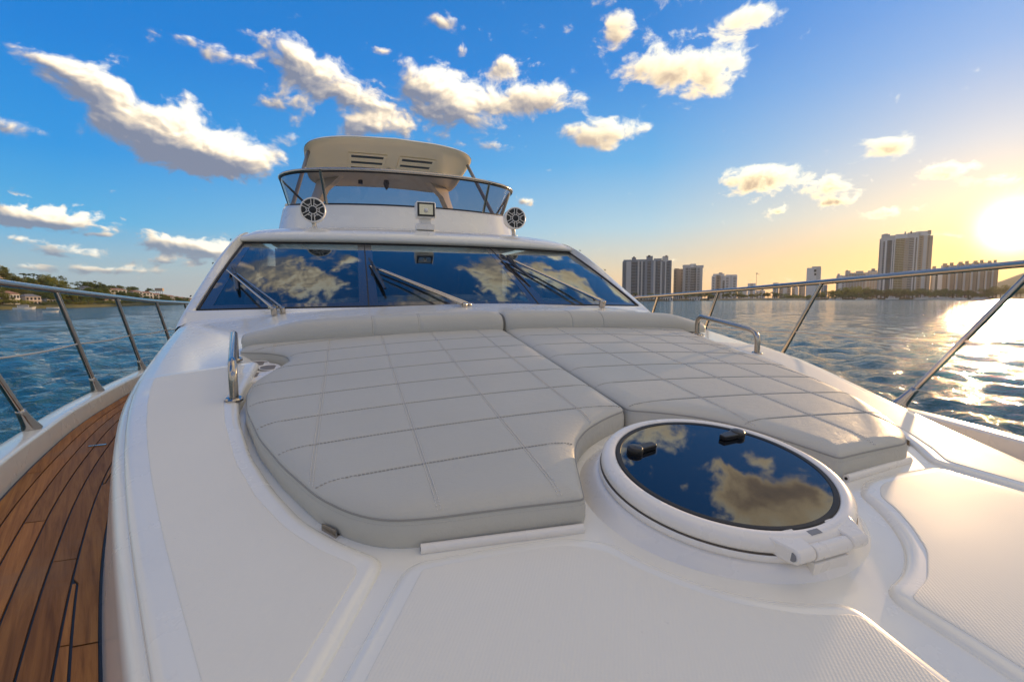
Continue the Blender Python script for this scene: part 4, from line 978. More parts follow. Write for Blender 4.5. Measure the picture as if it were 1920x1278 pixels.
for s in (-1, 1):
    mb = MB(); mb.tube([(XW + s * 1.74, 8.65, 1.42), (XW + s * 1.52, 9.95, 2.74)], 0.034, 10); mb.build('post', 'cable', ht)
    # rear arch leg: a broad swept blade from the after edge of the top down to the coaming
    A = [(1.42, 12.0, 2.74), (1.52, 12.15, 2.45), (1.74, 12.4, 2.0), (1.95, 12.7, 1.4)]; B = [(0.95, 11.5, 2.76), (1.32, 11.6, 2.42), (1.55, 11.75, 2.0), (1.74, 11.95, 1.4)]
    mb = MB(); mb.grid([[(XW + s * p[0], p[1], p[2]) for p in A], [(XW + s * (p[0] + .03), p[1] - 0.2, p[2] + .02) for p in A], [(XW + s * p[0], p[1], p[2]) for p in B], [(XW + s * (p[0] - .1), p[1] + 0.1, p[2]) for p in B], [(XW + s * p[0], p[1], p[2]) for p in A]]); mb.build('arch_leg', 'cream', ht, ang=60)
    mb = MB(); mb.box((XW + s * 1.92, 11.9, 2.02), (0.34, 0.5, 0.14), rz=s * 0.3); mb.build('side_wing', 'cream', ht, bev=0.03)
mb = MB(); mb.tube([(XW + 0.02, 11.7, 2.74), (XW + 0.02, 11.7, 2.66), (XW + 0.02, 11.7, 2.58), (XW + 0.02, 11.7, 2.52)], [0.05, 0.07, 0.05, 0.01], 12); mb.build('dome_light', 'black', ht)
mb = MB(); mb.tube([(XW - 0.55, 11.8, 2.74), (XW - 0.55, 11.8, 2.64)], 0.05, 12); mb.build('dome_light', 'black', ht)

# ------------------------------------------------------------------ water: one sheet with real waves near the boat
def build_water():
    az = np.concatenate([np.arange(-180, -58, 4.0), np.arange(-58, 100, 0.30), np.arange(100, 180, 4.0)]); az = np.radians(az)
    r = [1.0]
    while r[-1] < 2900: r.append(r[-1] * (1.0105 if r[-1] < 260 else 1.03) + 0.012)
    r = np.array(r); A, R = np.meshgrid(az, r); X = R * np.sin(A); Y = R * np.cos(A)
    Z = np.zeros_like(X); spc = R * 0.0125 + 0.012
    rs = np.random.RandomState(11); wind = math.radians(118)
    for i in range(64):
        lam = 0.38 * (9.0 / 0.38) ** (i / 63.0); kk = 2 * math.pi / lam
        th = wind + rs.normal(0, 0.62); ph = rs.uniform(0, 6.283); amp = 0.0125 * lam ** 0.60 * rs.uniform(0.6, 1.3)
        if lam > 3.5: amp *= 0.35
        s = np.sin(kk * (X * math.sin(th) + Y * math.cos(th)) + ph + 0.6 * np.sin(kk * 0.23 * (X * math.cos(th) - Y * math.sin(th)) + ph * 2))
        s = 2 * ((s + 1) / 2) ** 1.6 - 0.85
        Z += amp * s * np.clip(lam / (3.2 * spc) - 0.6, 0, 1)
    n, m = X.shape
    V = np.stack([X.ravel(), Y.ravel(), Z.ravel() - H], 1)
    ii, jj = np.meshgrid(np.arange(n - 1), np.arange(m), indexing='ij'); j2 = (jj + 1) % m
    Fc = np.stack([ii * m + jj, ii * m + j2, (ii + 1) * m + j2, (ii + 1) * m + jj], -1).reshape(-1, 4)[:, ::-1]
    me = bpy.data.meshes.new('sea'); me.vertices.add(len(V)); me.vertices.foreach_set('co', (V + [0, 0, H]).ravel())
    me.loops.add(Fc.size); me.loops.foreach_set('vertex_index', Fc.ravel().astype(np.int32))
    me.polygons.add(len(Fc)); me.polygons.foreach_set('loop_start', np.arange(0, Fc.size, 4, dtype=np.int32)); me.update(calc_edges=True); me.validate()
    me.shade_smooth(); me.materials.append(MT['water'])
    if me.polygons[0].normal.z < 0: me.flip_normals()
    o = bpy.data.objects.new('sea', me); COL.objects.link(o); tag(o, kind='structure')
build_water()

# ------------------------------------------------------------------ the far shores
def gp(u, D):       # point on the horizontal bearing of pixel column u, at distance D
    q = ray(u, 560); a = math.atan2(q[0], q[1]); return np.array([D * math.sin(a), D * math.cos(a), 0.0])
def zat(u, v, D):   # height that shows at pixel (u, v) when it stands D metres away
    q = ray(u, v); return q[2] / math.hypot(q[0], q[1]) * D
Z0 = -H
def ground(name, c0, c1, sc=0.05):
    m, k, b, o = mat(name); p = genpos(k); n = k.noise(p, sc, 6, 0.65)
    k._in(b.inputs['Base Color'], k.mix(k.maprange(n, 0.35, 0.65), c0, c1)); b.inputs['Roughness'].default_value = 0.9; return m
MT['hillside'] = ground('hillside_scrub', (0.035, 0.055, 0.016, 1), (0.12, 0.105, 0.035, 1)); MT['bank'] = ground('grassy_bank', (0.03, 0.042, 0.016, 1), (0.11, 0.105, 0.04, 1)); MT['sand'] = ground('pale_shore', (0.16, 0.145, 0.095, 1), (0.33, 0.29, 0.20, 1))
MT['quay'] = ground('dark_quay_and_grass', (0.05, 0.05, 0.03, 1), (0.12, 0.10, 0.05, 1)); MT['farhill'] = ground('wooded_far_hill', (0.06, 0.075, 0.035, 1), (0.10, 0.10, 0.05, 1), 0.01)
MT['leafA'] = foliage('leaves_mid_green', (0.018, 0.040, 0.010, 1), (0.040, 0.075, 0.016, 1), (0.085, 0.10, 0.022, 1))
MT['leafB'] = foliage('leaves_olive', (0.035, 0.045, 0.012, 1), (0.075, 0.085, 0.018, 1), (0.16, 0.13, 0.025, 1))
MT['leafC'] = foliage('leaves_yellow_green', (0.09, 0.10, 0.015, 1), (0.17, 0.17, 0.022, 1), (0.28, 0.24, 0.03, 1))  # on the right shore this brighter leaf colour stands in for sunlight
MT['bark'] = simple('bark', (0.09, 0.065, 0.045), 0.9, scale=2)
MT['stucco'] = simple('cream_stucco', (0.86, 0.83, 0.78), 0.8, scale=0.4); MT['pinkst'] = simple('pink_stucco', (0.72, 0.62, 0.56), 0.8, scale=0.4)
MT['tile'] = simple('red_roof_tile', (0.38, 0.20, 0.13), 0.8, scale=0.6, var=0.25); MT['greyroof'] = simple('grey_roof', (0.22, 0.21, 0.21), 0.8, scale=0.5)
MT['win'] = simple('window_dark', (0.02, 0.026, 0.035), 0.12, scale=0.1, var=0.4)
MT['bglass'] = simple('blue_tower_glass', (0.035, 0.075, 0.12), 0.15, scale=0.05, var=0.5); MT['dglass'] = simple('dark_tower_glass', (0.025, 0.032, 0.04), 0.15, scale=0.06, var=0.5)
MT['gglass'] = simple('yellow_lit_tower_glass', (0.18, 0.13, 0.05), 0.12, scale=0.06, var=0.4, metal=0.5)  # yellow light on the panes is put into the glass colour
MT['conc'] = simple('pale_concrete', (0.58, 0.57, 0.55), 0.75, scale=0.03, var=0.1); MT['white'] = simple('white_render', (0.76, 0.75, 0.73), 0.7, scale=0.04, var=0.1)
MT['bluegrey'] = simple('backlit_blue_grey', (0.24, 0.29, 0.35), 0.7, scale=0.04, var=0.12); MT['tan'] = simple('tan_render', (0.48, 0.37, 0.27), 0.75, scale=0.04, var=0.1)  # the blue-grey carries the shade of backlit facades in its colour
MT['hullw'] = simple('white_boat_paint', (0.78, 0.77, 0.75), 0.3, scale=0.5)

# land on the left: a low sea wall and a hillside falling away to the right
LU = np.array([-420, -250, -120, 0, 60, 120, 180, 240, 300, 350, 420, 520, 640]); LD = np.interp(LU, [-420, 0, 100, 200, 340, 640], [200, 237, 256, 292, 372, 560])
RIDGE = np.interp(LU, [-420, -100, 0, 50, 100, 200, 280, 340, 420, 640], [500, 512, 519, 529, 536, 546, 556, 561.0, 562.0, 562.0])
def land_z(u, q):   # q metres behind the shoreline
    D = float(np.interp(u, LU, LD)); zr_ = zat(u, float(np.interp(u, LU, RIDGE)), D + 75)
    return max(float(np.interp(q, [0, 4, 14, 75, 120, 220], [Z0 + .9, Z0 + 1.3, Z0 + 2.0, max(zr_, Z0 + 2.2), max(zr_, Z0 + 2.2) * 1.0, Z0 + 1.0])), Z0 + 0.9)
G = []
for u in np.linspace(-420, 640, 107):
    D = float(np.interp(u, LU, LD)); row = [tuple(gp(u, D) + [0, 0, Z0 - 1.0])]
    for q in (0, 0.5, 4, 9, 14, 22, 32, 45, 60, 75, 95, 120, 160, 220):
        row.append(tuple(gp(u, D + q) + [0, 0, land_z(u, q) + (rng.uniform(-.3, .3) if q > 10 else 0)]))
    G.append(row)
mb = MB(); mb.grid(G); tag(mb.build('hillside', 'hillside', ang=80), kind='structure')
G = []
for u in np.linspace(-420, 640, 80):
    D = float(np.interp(u, LU, LD)); G.append([tuple(gp(u, D - 0.6) + [0, 0, Z0 - 1]), tuple(gp(u, D - 0.5) + [0, 0, Z0 + 0.7 + rng.uniform(-.15, .15)]), tuple(gp(u, D + 5) + [0, 0, Z0 + 1.42 + rng.uniform(-.1, .1)])])
mb = MB(); mb.grid(G); tag(mb.build('shore_bank', 'bank', ang=80), kind='structure')
# flat land on the right
RU = np.array([700, 1000, 1180, 1340, 1500, 1640, 1780, 1920, 2200, 2600]); RD = np.array([470, 470, 500, 580, 680, 790, 860, 900, 950, 1000])
G = []
for u in np.linspace(700, 2600, 120):
    D = float(np.interp(u, RU, RD)); j = rng.uniform(-3, 3)
    G.append([tuple(gp(u, D + j) + [0, 0, Z0 - 1]), tuple(gp(u, D + j + .5) + [0, 0, Z0 + 0.9]), tuple(gp(u, D + 14) + [0, 0, Z0 + 1.5]), tuple(gp(u, D + 60) + [0, 0, Z0 + 2.0]), tuple(gp(u, D + 900) + [0, 0, Z0 + 2.5])])
mb = MB(); mb.grid(G); tag(mb.build('far_shore', 'quay', ang=80), kind='structure')
G = []
for u in np.linspace(1330, 1512, 30):
    D = float(np.interp(u, RU, RD)); G.append([tuple(gp(u, D - 4.5) + [0, 0, Z0 - .5]), tuple(gp(u, D - 3.5) + [0, 0, Z0 + 0.9 + rng.uniform(0, .5)]), tuple(gp(u, D + 12) + [0, 0, Z0 + 2.2])])
mb = MB(); mb.grid(G); tag(mb.build('sandy_bank', 'sand', ang=80), kind='structure')
# wooded hill behind the right-hand towers
G = []
for u in np.linspace(1560, 2500, 60):
    hgt = float(np.interp(u, [1560, 1700, 1860, 1885, 1905, 1920, 1990, 2150, 2500], [556, 548, 532, 524, 515, 508, 500, 512, 545])) + rng.uniform(-1.2, 1.2)
    G.append([tuple(gp(u, 2100 + q * 90) + [0, 0, zat(u, 562 - (562 - hgt) * f, 2100 + q * 90)]) for q, f in ((0, 0), (1, .35), (2, .72), (3, .95), (4, 1.0), (7, 0.1))])
mb = MB(); mb.grid(G); tag(mb.build('far_hill', 'farhill', ang=80), kind='structure')

# ---- trees: a few prototypes, each crown thousands of leaf-sized faces in uneven clumps
def tree_mesh(seed, kind):
    rs = np.random.RandomState(seed); lobes = []
    n = {'broad': 9, 'tall': 8, 'bush': 7, 'pine': 7}[kind]
    for i in range(n):
        if kind == 'broad': c = (rs.normal(0, .30), rs.normal(0, .30), rs.uniform(.45, .86)); r = rs.uniform(.14, .24)
        elif kind == 'tall': c = (rs.normal(0, .15), rs.normal(0, .15), .30 + .6 * i / n + rs.uniform(-.05, .05)); r = rs.uniform(.11, .19)
        elif kind == 'bush': c = (rs.normal(0, .34), rs.normal(0, .34), rs.uniform(.22, .68)); r = rs.uniform(.18, .28)
        else: c = (rs.normal(0, .34), rs.normal(0, .34), rs.uniform(.74, .90)); r = rs.uniform(.10, .17)
        lobes.append((np.array(c), r))
    V = []; Fc = []
    for c, r in lobes:
        for _ in range(120):
            d = rs.normal(size=3); d /= np.linalg.norm(d); p = c + d * r * rs.uniform(.45, 1.12) * np.array([1, 1, .75 if kind != 'pine' else .5])
            a = rs.normal(size=3); a /= np.linalg.norm(a); b = np.cross(a, d + rs.normal(size=3) * .7); b /= np.linalg.norm(b) + 1e-9; s = rs.uniform(.020, .045)
            o = len(V); V += [tuple(p + a * s), tuple(p + b * s * .7), tuple(p - a * s), tuple(p - b * s * .7)]; Fc.append((o, o + 1, o + 2, o + 3))
    T = MB(); T.tube([(0, 0, -.03), (.01, 0, .18), (.0, .01, .42), (.01, 0, .62)], [.035, .028, .02, .01], 6)
    for c, r in lobes[:5]: T.tube([(0, 0, min(.4, c[2] * .6)), tuple(c * np.array([.6, .6, .85])), tuple(c)], [.016, .011, .005], 4)
    def mk(nm, v, f, m):
        me = bpy.data.meshes.new(nm); me.from_pydata(v, [], [list(q) for q in f]); me.materials.append(MT[m]); return me
    return V, Fc, T, mk
PROTO = {}
for kind, seeds in (('broad', (1, 2, 3)), ('tall', (4, 5)), ('bush', (6, 7, 8)), ('pine', (9, 10))):
    for leaf in ('leafA', 'leafB', 'leafC'):
        L = []
        for sd in seeds:
            V, Fc, T, mk = tree_mesh(sd, kind); L.append((mk('crown', V, Fc, leaf), mk('trunk', T.v, T.f, 'bark')))
        PROTO[kind, leaf] = L
def tree(pos, height, kind, leaf, label, group=None, wide=1.0, name=None):
    cm, tm = PROTO[kind, leaf][rng.randint(len(PROTO[kind, leaf]))]
    nm = name or {'bush': 'bush', 'pine': 'umbrella_pine', 'tall': 'tall_tree', 'broad': 'tree'}[kind]
    e = bpy.data.objects.new(nm, None); e.empty_display_size = 0.5; COL.objects.link(e); e.location = (pos[0], pos[1], pos[2] + H); e.rotation_euler = (0, 0, rng.uniform(0, 6.28)); e.scale = (height * wide, height * wide, height)
    tag(e, label, 'bush' if kind == 'bush' else 'tree', group)
    for me, nm2 in ((tm, 'trunk'), (cm, 'crown')):
        c = bpy.data.objects.new(nm2, me); COL.objects.link(c); c.parent = e
    return e
def house(name, label, u0, u1, vt, vb, q, floors, cols, wall='stucco', roof='tile', rh=0.22, group=None, arches=False, win=True, left=True):
    uc = (u0 + u1) / 2
    D = float(np.interp(uc, LU, LD)) + q if left else q
    a = gp(u0, D); w0 = np.linalg.norm(gp(u1, D) - a); b = gp(u1, D + (0.5 * w0 if left else 0)); ex = b - a; w = np.linalg.norm(ex); ex /= w; ey = np.array([-ex[1], ex[0], 0])
    if ey @ a < 0: ey = -ey
    zt, zb = zat(uc, vt, D), zat(uc, vb, D) - 0.3
    c = (a + b) / 2; e = empty(name, (c[0], c[1], zb), label, 'house' if left else 'building', group)
    dp = max(6.0, w * 0.5); hh = (zt - zb); body = hh * (1 - rh)
    Q = lambda s, d, z: a + ex * (s * w) + ey * d + np.array([0, 0, z])
    mb = MB(); mb.prism([Q(0, 0, zb), Q(1, 0, zb), Q(1, dp, zb), Q(0, dp, zb)], (0, 0, body)); wl = mb.build('wall', wall, e, smooth=False)
    if rh > 0:
        z1 = zb + body; mb = MB(); o = .04
        mb.add([Q(-o, -.5, z1), Q(1 + o, -.5, z1), Q(1 + o, dp + .5, z1), Q(-o, dp + .5, z1), Q(.22, dp * .5, zt), Q(.78, dp * .5, zt)], [(0, 1, 5, 4), (1, 2, 5), (2, 3, 4, 5), (3, 0, 4), (0, 3, 2, 1)]); mb.build('roof', roof, e, smooth=False)
    if win:
        fh = body / floors; cw = 1.0 / cols
        for f in range(floors):
            for k in range(cols):
                s0, s1 = (k + .24) * cw, (k + .76) * cw; z0 = zb + f * fh + fh * .22; z1 = zb + f * fh + fh * .78
                mb = MB()
                if arches and f == 0: mb.prism([Q(s0, -.12, z0), Q(s1, -.12, z0), Q(s1, -.12, z1 - fh * .12), Q((s0 + s1) / 2, -.12, z1 + fh * .06), Q(s0, -.12, z1 - fh * .12)], ey * .22)
                else: mb.prism([Q(s0, -.12, z0), Q(s1, -.12, z0), Q(s1, -.12, z1), Q(s0, -.12, z1)], ey * .22)
                mb.build('window', 'win', wl, smooth=False)
        for f in range(1, floors):
            z = zb + f * fh; mb = MB(); mb.prism([Q(-.01, -.5, z), Q(1.01, -.5, z), Q(1.01, 0.1, z), Q(-.01, 0.1, z)], (0, 0, .28)); mb.build('balcony', wall, wl, smooth=False)
    return e
house('villa', 'pink and white three-storey waterside villa with a red tiled roof at far left', 1, 37, 545, 569, 9, 2, 6, 'stucco', 'tile', .24)
house('villa', 'smaller pale villa with grey roof right of the red-roofed waterside villa', 48, 77, 551, 570, 9, 2, 4, 'pinkst', 'greyroof', .24)
house('villa', 'white arched villa half hidden by trees below the steel rail', 196, 226, 558, 569, 12, 1, 5, 'stucco', 'tile', .3, arches=True)
house('villa', 'white two-storey villa with arched windows standing on the left hillside', 201, 238, 540, 555, 40, 2, 5, 'stucco', 'tile', .2, arches=True)
house('villa', 'brown-roofed house on the hilltop at the left edge of the photo', -8, 12, 509, 526, 70, 2, 3, 'pinkst', 'tile', .35)
house('villa', 'low grey-roofed house on the hilltop beside the tallest pine', 12, 30, 517, 528, 72, 1, 3, 'pinkst', 'greyroof', .55)
house('villa', 'white low house among the trees below the first rail stanchion', 88, 104, 557, 567, 14, 1, 3, 'stucco', 'greyroof', .35)
house('villa', 'small white house peeping out of trees on mid hillside', 160, 176, 536, 545, 55, 1, 3, 'stucco', 'greyroof', .4)
for i, (a, b, t, bt, q) in enumerate([(251, 268, 544, 556, 34), (269, 287, 546, 558, 32), (288, 303, 549, 560, 28), (304, 316, 551, 562, 26), (317, 328, 553, 563, 24), (329, 339, 555, 564, 22), (340, 349, 556.5, 565, 20), (350, 362, 558, 566, 20)]):
    house('townhouse', ['tallest terraced house, leftmost of the row stepping down beside the water tank', 'second terraced house from the left, right of the tallest of its row', 'third terraced house from the left, just before the water tank', 'fourth terraced house from the left, just below the water tank', 'fifth terraced house from the left, past the water tank', 'sixth terraced house from the left, where the row meets the shore', 'seventh terraced house from the left, second last before the windscreen pillar', 'smallest terraced house, last of the row beside the windscreen pillar'][i], a, b, t, bt, q, 2, 3, 'stucco', 'tile', .22, group='terraced houses on the left shore', arches=(i % 2 == 0))
# trees on the left hillside
for i in range(46):
    u = -20 + i * 8 + rng.uniform(-3, 3); q = rng.uniform(2.5, 7)
    if u < 84 and i % 3: continue
    D = float(np.interp(u, LU, LD)) + q; p = gp(u, D) + np.array([0, 0, land_z(u, q) - .3])
    tree(p, rng.uniform(1.6, 3.4), 'bush', rng.choice(['leafA', 'leafB', 'leafC']), 'low bush on the grassy bank at the water edge of the left shore', 'bushes along the left bank', wide=rng.uniform(1.1, 1.7))
for i in range(190):
    u = rng.uniform(-30, 352); q = rng.choice([rng.uniform(8, 30), rng.uniform(30, 78)])
    if u > 260 and q > 30: continue
    if u > 300: q = rng.uniform(4, 12)
    D = float(np.interp(u, LU, LD)) + q; z = land_z(u, q) - .3; h = rng.uniform(4.0, 7.2) * (1 - 0.25 * (u > 240))
    if q < 18 and (0 < u < 80 or 192 < u < 230): h *= .45
    if 25 < q < 42 and 196 < u < 240: continue
    p = gp(u, D) + np.array([0, 0, z])
    kind = rng.choice(['bush', 'bush', 'broad', 'broad', 'tall']); leaf = rng.choice(['leafA', 'leafA', 'leafB', 'leafB', 'leafC'] if u < 140 else ['leafA', 'leafA', 'leafA', 'leafB'])
    lab = {'bush': 'rounded green bush on the wooded hillside left of the boat', 'broad': 'broad leafy tree on the wooded hillside left of the boat', 'tall': 'slim upright tree on the wooded hillside left of the boat'}[kind]
    tree(p, h * (0.75 if kind == 'bush' else 1.0), kind, leaf, lab, {'bush': 'hillside bushes', 'broad': 'hillside broad trees', 'tall': 'hillside slim trees'}[kind], wide=rng.uniform(.9, 1.3))
for (u, v, hpx, kind, leaf, lab, wd) in [(48, 511, 17, 'pine', 'leafA', 'dark flat-topped pine standing highest on the left hill', 1.25), (66, 514, 13, 'pine', 'leafA', 'small pine just right of the tallest pine on the hill', .9), (76, 514, 14, 'tall', 'leafB', 'spindly bare-stemmed tree right of the two hilltop pines', .8),
        (172, 525, 17, 'broad', 'leafB', 'brownish round tree rising above the ridge between two rail stanchions', 1.1), (157, 526, 13, 'tall', 'leafA', 'narrow dark tree left of the brownish ridge tree', 1), (189, 530, 13, 'broad', 'leafA', 'round green tree right of the brownish ridge tree', 1.1),
        (220, 533, 14, 'broad', 'leafB', 'bushy tree directly behind the arched hillside villa', 1.2), (250, 535, 16, 'broad', 'leafA', 'flat-crowned green tree between villa and terraced houses', 1.4), (278, 539, 13, 'broad', 'leafA', 'small dark tree above the terraced houses', 1.2)]:
    D = float(np.interp(u, LU, LD)) + 66; zt, zb = zat(u, v, D), zat(u, v + hpx, D); tree(gp(u, D) + np.array([0, 0, zb]), (zt - zb) * 1.04, kind, leaf, lab, wide=wd)
D = float(np.interp(300, LU, LD)) + 50; zt, zb = zat(300, 540, D), zat(300, 556, D); c = gp(300, D)
e = empty('water_tank', (c[0], c[1], zb), 'pale box-shaped tank on legs above the terraced houses', 'water tank')
mb = MB(); mb.box((c[0], c[1], zt - 1.0), (4.4, 3, 1.9)); mb.build('tank', 'tan', e, bev=.1)
for s in (-1.6, -.5, .5, 1.6):
    mb = MB(); mb.tube([(c[0] + s, c[1], zb - 1), (c[0] + s, c[1], zt - 1.9)], .14, 6); mb.build('leg', 'cable', e)

# ---- towers on the right shore
def tower(name, label, u0, u1, vt, D, bays, crown=(), floors=20, vb=563, base='conc', depth=0.6, cat='tower block', parts=True):
    a = gp(u0, D); b = gp(u1, D); ex = b - a; w = np.linalg.norm(ex); ex /= w; ey = np.array([-ex[1], ex[0], 0])
    if ey @ a < 0: ey = -ey
    uc = (u0 + u1) / 2; zt = zat(uc, vt, D); zb = Z0 + 1.2; c = (a + b) / 2; dp = w * depth
    e = empty(name, (c[0], c[1], zb), label, cat)
    Q = lambda s, d, z: a + ex * (s * w) + ey * d + np.array([0, 0, z])
    mb = MB(); mb.prism([Q(0, 2.2, zb), Q(1, 2.2, zb), Q(1, dp, zb), Q(0, dp, zb)], (0, 0, zt - zb - 0.5)); core = mb.build('wall', base, e, smooth=False)
    tot = sum(q[0] for q in bays); s = 0.0; fh = (zt - zb) / floors
    for bw, m, kind, dv in bays:
        s0, s1 = s / tot, (s + bw) / tot; s += bw; z1 = zt - (zat(uc, vt, D) - zat(uc, vt + dv, D))
        pr = {'p': 0.0, 'g': 1.6, 'w': 0.8, 'b': 1.3}[kind]
        mb = MB(); mb.prism([Q(s0 + .001, pr, zb), Q(s1 - .001, pr, zb), Q(s1 - .001, 2.6, zb), Q(s0 + .001, 2.6, zb)], (0, 0, z1 - zb))
        bay = mb.build({'p': 'pier', 'g': 'glass_bay', 'w': 'wall_bay', 'b': 'balcony_bay'}[kind], m, e, smooth=False)
        mb = MB(); nf = int((z1 - zb) / fh)
        if kind in 'gb':
            for f in range(1, nf + 1):
                z = zb + f * fh; d0 = pr - (0.35 if kind == 'g' else 1.6); mb.prism([Q(s0, d0, z), Q(s1, d0, z), Q(s1, pr + .1, z), Q(s0, pr + .1, z)], (0, 0, fh * (.18 if kind == 'g' else .34)))
            tag(mb.build('floor_slab', base, bay, smooth=False), kind='stuff')
        elif kind == 'w':
            k = max(1, int(round((s1 - s0) * w / 5.0)))
            for f in range(nf):
                for i in range(k):
                    x0 = s0 + (s1 - s0) * (i + .25) / k; x1 = s0 + (s1 - s0) * (i + .75) / k; z = zb + (f + .3) * fh
                    mb.prism([Q(x0, pr - .06, z), Q(x1, pr - .06, z), Q(x1, pr + .3, z), Q(x0, pr + .3, z)], (0, 0, fh * .5))
            if mb.v: tag(mb.build('window', 'win', bay, smooth=False), kind='stuff')
    for (s0, s1, v0, v1, m) in crown:
        z0, z1 = zat(uc, v1, D), zat(uc, v0, D); mb = MB(); mb.prism([Q(s0, 1.0, z0 - .6), Q(s1, 1.0, z0 - .6), Q(s1, dp * .8, z0 - .6), Q(s0, dp * .8, z0 - .6)], (0, 0, z1 - z0 + .6)); mb.build('roof_block', m, e, smooth=False)
    return e
tower('apartment_tower', 'dark blue-grey triple apartment tower nearest the windscreen pillar on the right', 1166, 1258, 488, 640,
      [(50, 'bluegrey', 'b', 5), (65, 'conc', 'p', 1), (55, 'dglass', 'b', 0), (28, 'bglass', 'g', 1), (22, 'conc', 'p', 1), (22, 'bglass', 'g', 2), (20, 'conc', 'p', 2), (28, 'bglass', 'g', 1), (30, 'bluegrey', 'p', 0), (48, 'dglass', 'b', 0), (30, 'bluegrey', 'p', 0), (26, 'conc', 'p', 0), (32, 'bglass', 'g', 0), (30, 'dglass', 'b', 3), (22, 'conc', 'p', 3), (34, 'bluegrey', 'b', 3), (20, 'conc', 'p', 3), (42, 'bglass', 'b', 3), (22, 'bluegrey', 'b', 26)],
      [(.19, .28, 482, 489, 'bluegrey'), (.22, .25, 480, 484, 'dglass'), (.02, .18, 486, 490, 'bluegrey'), (.28, .5, 486, 489, 'bluegrey'), (.49, .62, 480, 489, 'bluegrey'), (.52, .57, 478.5, 482, 'dglass'), (.64, .80, 485, 489, 'bluegrey'), (.82, .93, 481, 490, 'conc'), (.87, .91, 479.5, 483, 'tan')], 26, base='bluegrey')
tower('apartment_tower', 'plain tan slab block between the blue-grey triple tower and the grey twin', 1262, 1281, 504, 700, [(1, 'tan', 'w', 1), (1, 'tan', 'p', 0), (1, 'tan', 'w', 0)], [(.05, .5, 503, 506, 'tan')], 20, base='tan')
tower('apartment_tower', 'pale grey apartment tower with overhanging roof, right of the tan slab block', 1279, 1316, 499, 680, [(6, 'conc', 'p', 1), (6, 'dglass', 'b', 2), (5, 'conc', 'w', 1), (9, 'dglass', 'b', 3), (4, 'dglass', 'g', 3), (10, 'conc', 'w', 2), (4, 'conc', 'p', 2)], [(-.02, .4, 496, 500, 'conc'), (.35, .66, 494.5, 500, 'white'), (.55, 1.04, 497.5, 501, 'conc')], 20, base='conc')
tower('apartment_tower', 'cream paired apartment block, its left half a little taller, behind a rail stanchion', 1333, 1381, 516, 760, [(8, 'white', 'w', 2), (10, 'tan', 'w', 0), (4, 'conc', 'p', 2), (4, 'dglass', 'g', 10), (10, 'white', 'w', 1), (4, 'conc', 'p', 1), (10, 'white', 'w', 1)], [(.05, .5, 513, 517, 'white'), (.28, .42, 510.5, 514, 'conc'), (.55, .98, 515, 518, 'white')], 15, base='white')
tower('block', 'low hazy flat-roofed block just right of the cream paired block', 1383, 1400, 540, 1150, [(1, 'conc', 'w', 0), (1, 'conc', 'p', 2)], [(.2, .6, 538.5, 541, 'conc')], 6, cat='building')
tower('block', 'pale twin-legged gateway building under the thin mast', 1401, 1416, 532, 1000, [(5, 'white', 'p', 0), (5, 'tan', 'g', 4), (5, 'white', 'p', 0)], [(0, 1, 531, 533.5, 'conc')], 8, cat='building')  # tan of the middle bay paints in the light between the legs
tower('block', 'low hazy stepped block right of the thin mast', 1417, 1434, 544, 1250, [(1, 'conc', 'w', 2), (1, 'conc', 'w', 0), (1, 'conc', 'p', 3)], [(.6, .8, 541, 545, 'conc')], 5, cat='building')
tower('block', 'narrow twin-pillar building with a sunlit gap below the top rail', 1448, 1459, 531, 900, [(3, 'conc', 'p', 0), (2, 'dglass', 'g', 1), (3, 'conc', 'p', 0), (2, 'tan', 'g', 3)], [(0, 1.0, 530, 532, 'conc')], 8, cat='building')
tower('block', 'broad tan mid-rise block left of the white slab tower', 1460, 1482, 532, 1100, [(2, 'tan', 'w', 0), (2, 'conc', 'p', 0), (2, 'tan', 'w', 1)], [(.1, .5, 530.5, 533, 'tan')], 8, base='tan', cat='building')
tower('block', 'faint distant block with rounded roof left of the white slab tower', 1484, 1496, 538, 1400, [(1, 'tan', 'w', 1), (1, 'conc', 'p', 0)], [(.2, .8, 536.5, 539, 'tan')], 6, base='tan', cat='building')
tower('block', 'hazy orange-lit block touching the white slab tower', 1497, 1509, 535, 1200, [(1, 'tan', 'w', 0), (1, 'tan', 'p', 2)], [(.6, 1, 533.5, 536, 'tan')], 7, base='tan', cat='building')
e = tower('slab_tower', 'white slab tower with two dark square openings near its top', 1510, 1537, 502, 820, [(11, 'white', 'p', 0), (7, 'white', 'p', .8), (7, 'conc', 'p', 0), (2, 'white', 'p', 1)], [(.35, .97, 499.5, 503, 'conc')], 18, base='white', depth=.5)
D = 819.4
for (u0, u1, v0, v1) in ((1523.5, 1528, 504.8, 509.8), (1524.5, 1528, 512, 516)):
    P = [gp(u, D) + np.array([0, 0, zat((u0 + u1) / 2, v, D)]) for u, v in ((u0, v1), (u1, v1), (u1, v0), (u0, v0))]
    mb = MB(); n_ = gp(1525, 1.0); mb.prism(P, n_ * .9); mb.build('opening', 'win', e, smooth=False)
tower('block', 'low shadowed block right of the white slab tower', 1538, 1550, 533, 950, [(1, 'conc', 'w', 0), (1, 'bluegrey', 'p', 1)], [(.1, .5, 531, 534, 'conc')], 8, cat='building')
tower('block', 'pale plain block behind the sunlit yellow-green trees', 1566, 1582, 516, 900, [(1, 'conc', 'w', 1), (1, 'white', 'p', 0), (1, 'conc', 'w', 1)], [(.1, .4, 513, 517, 'conc')], 12)
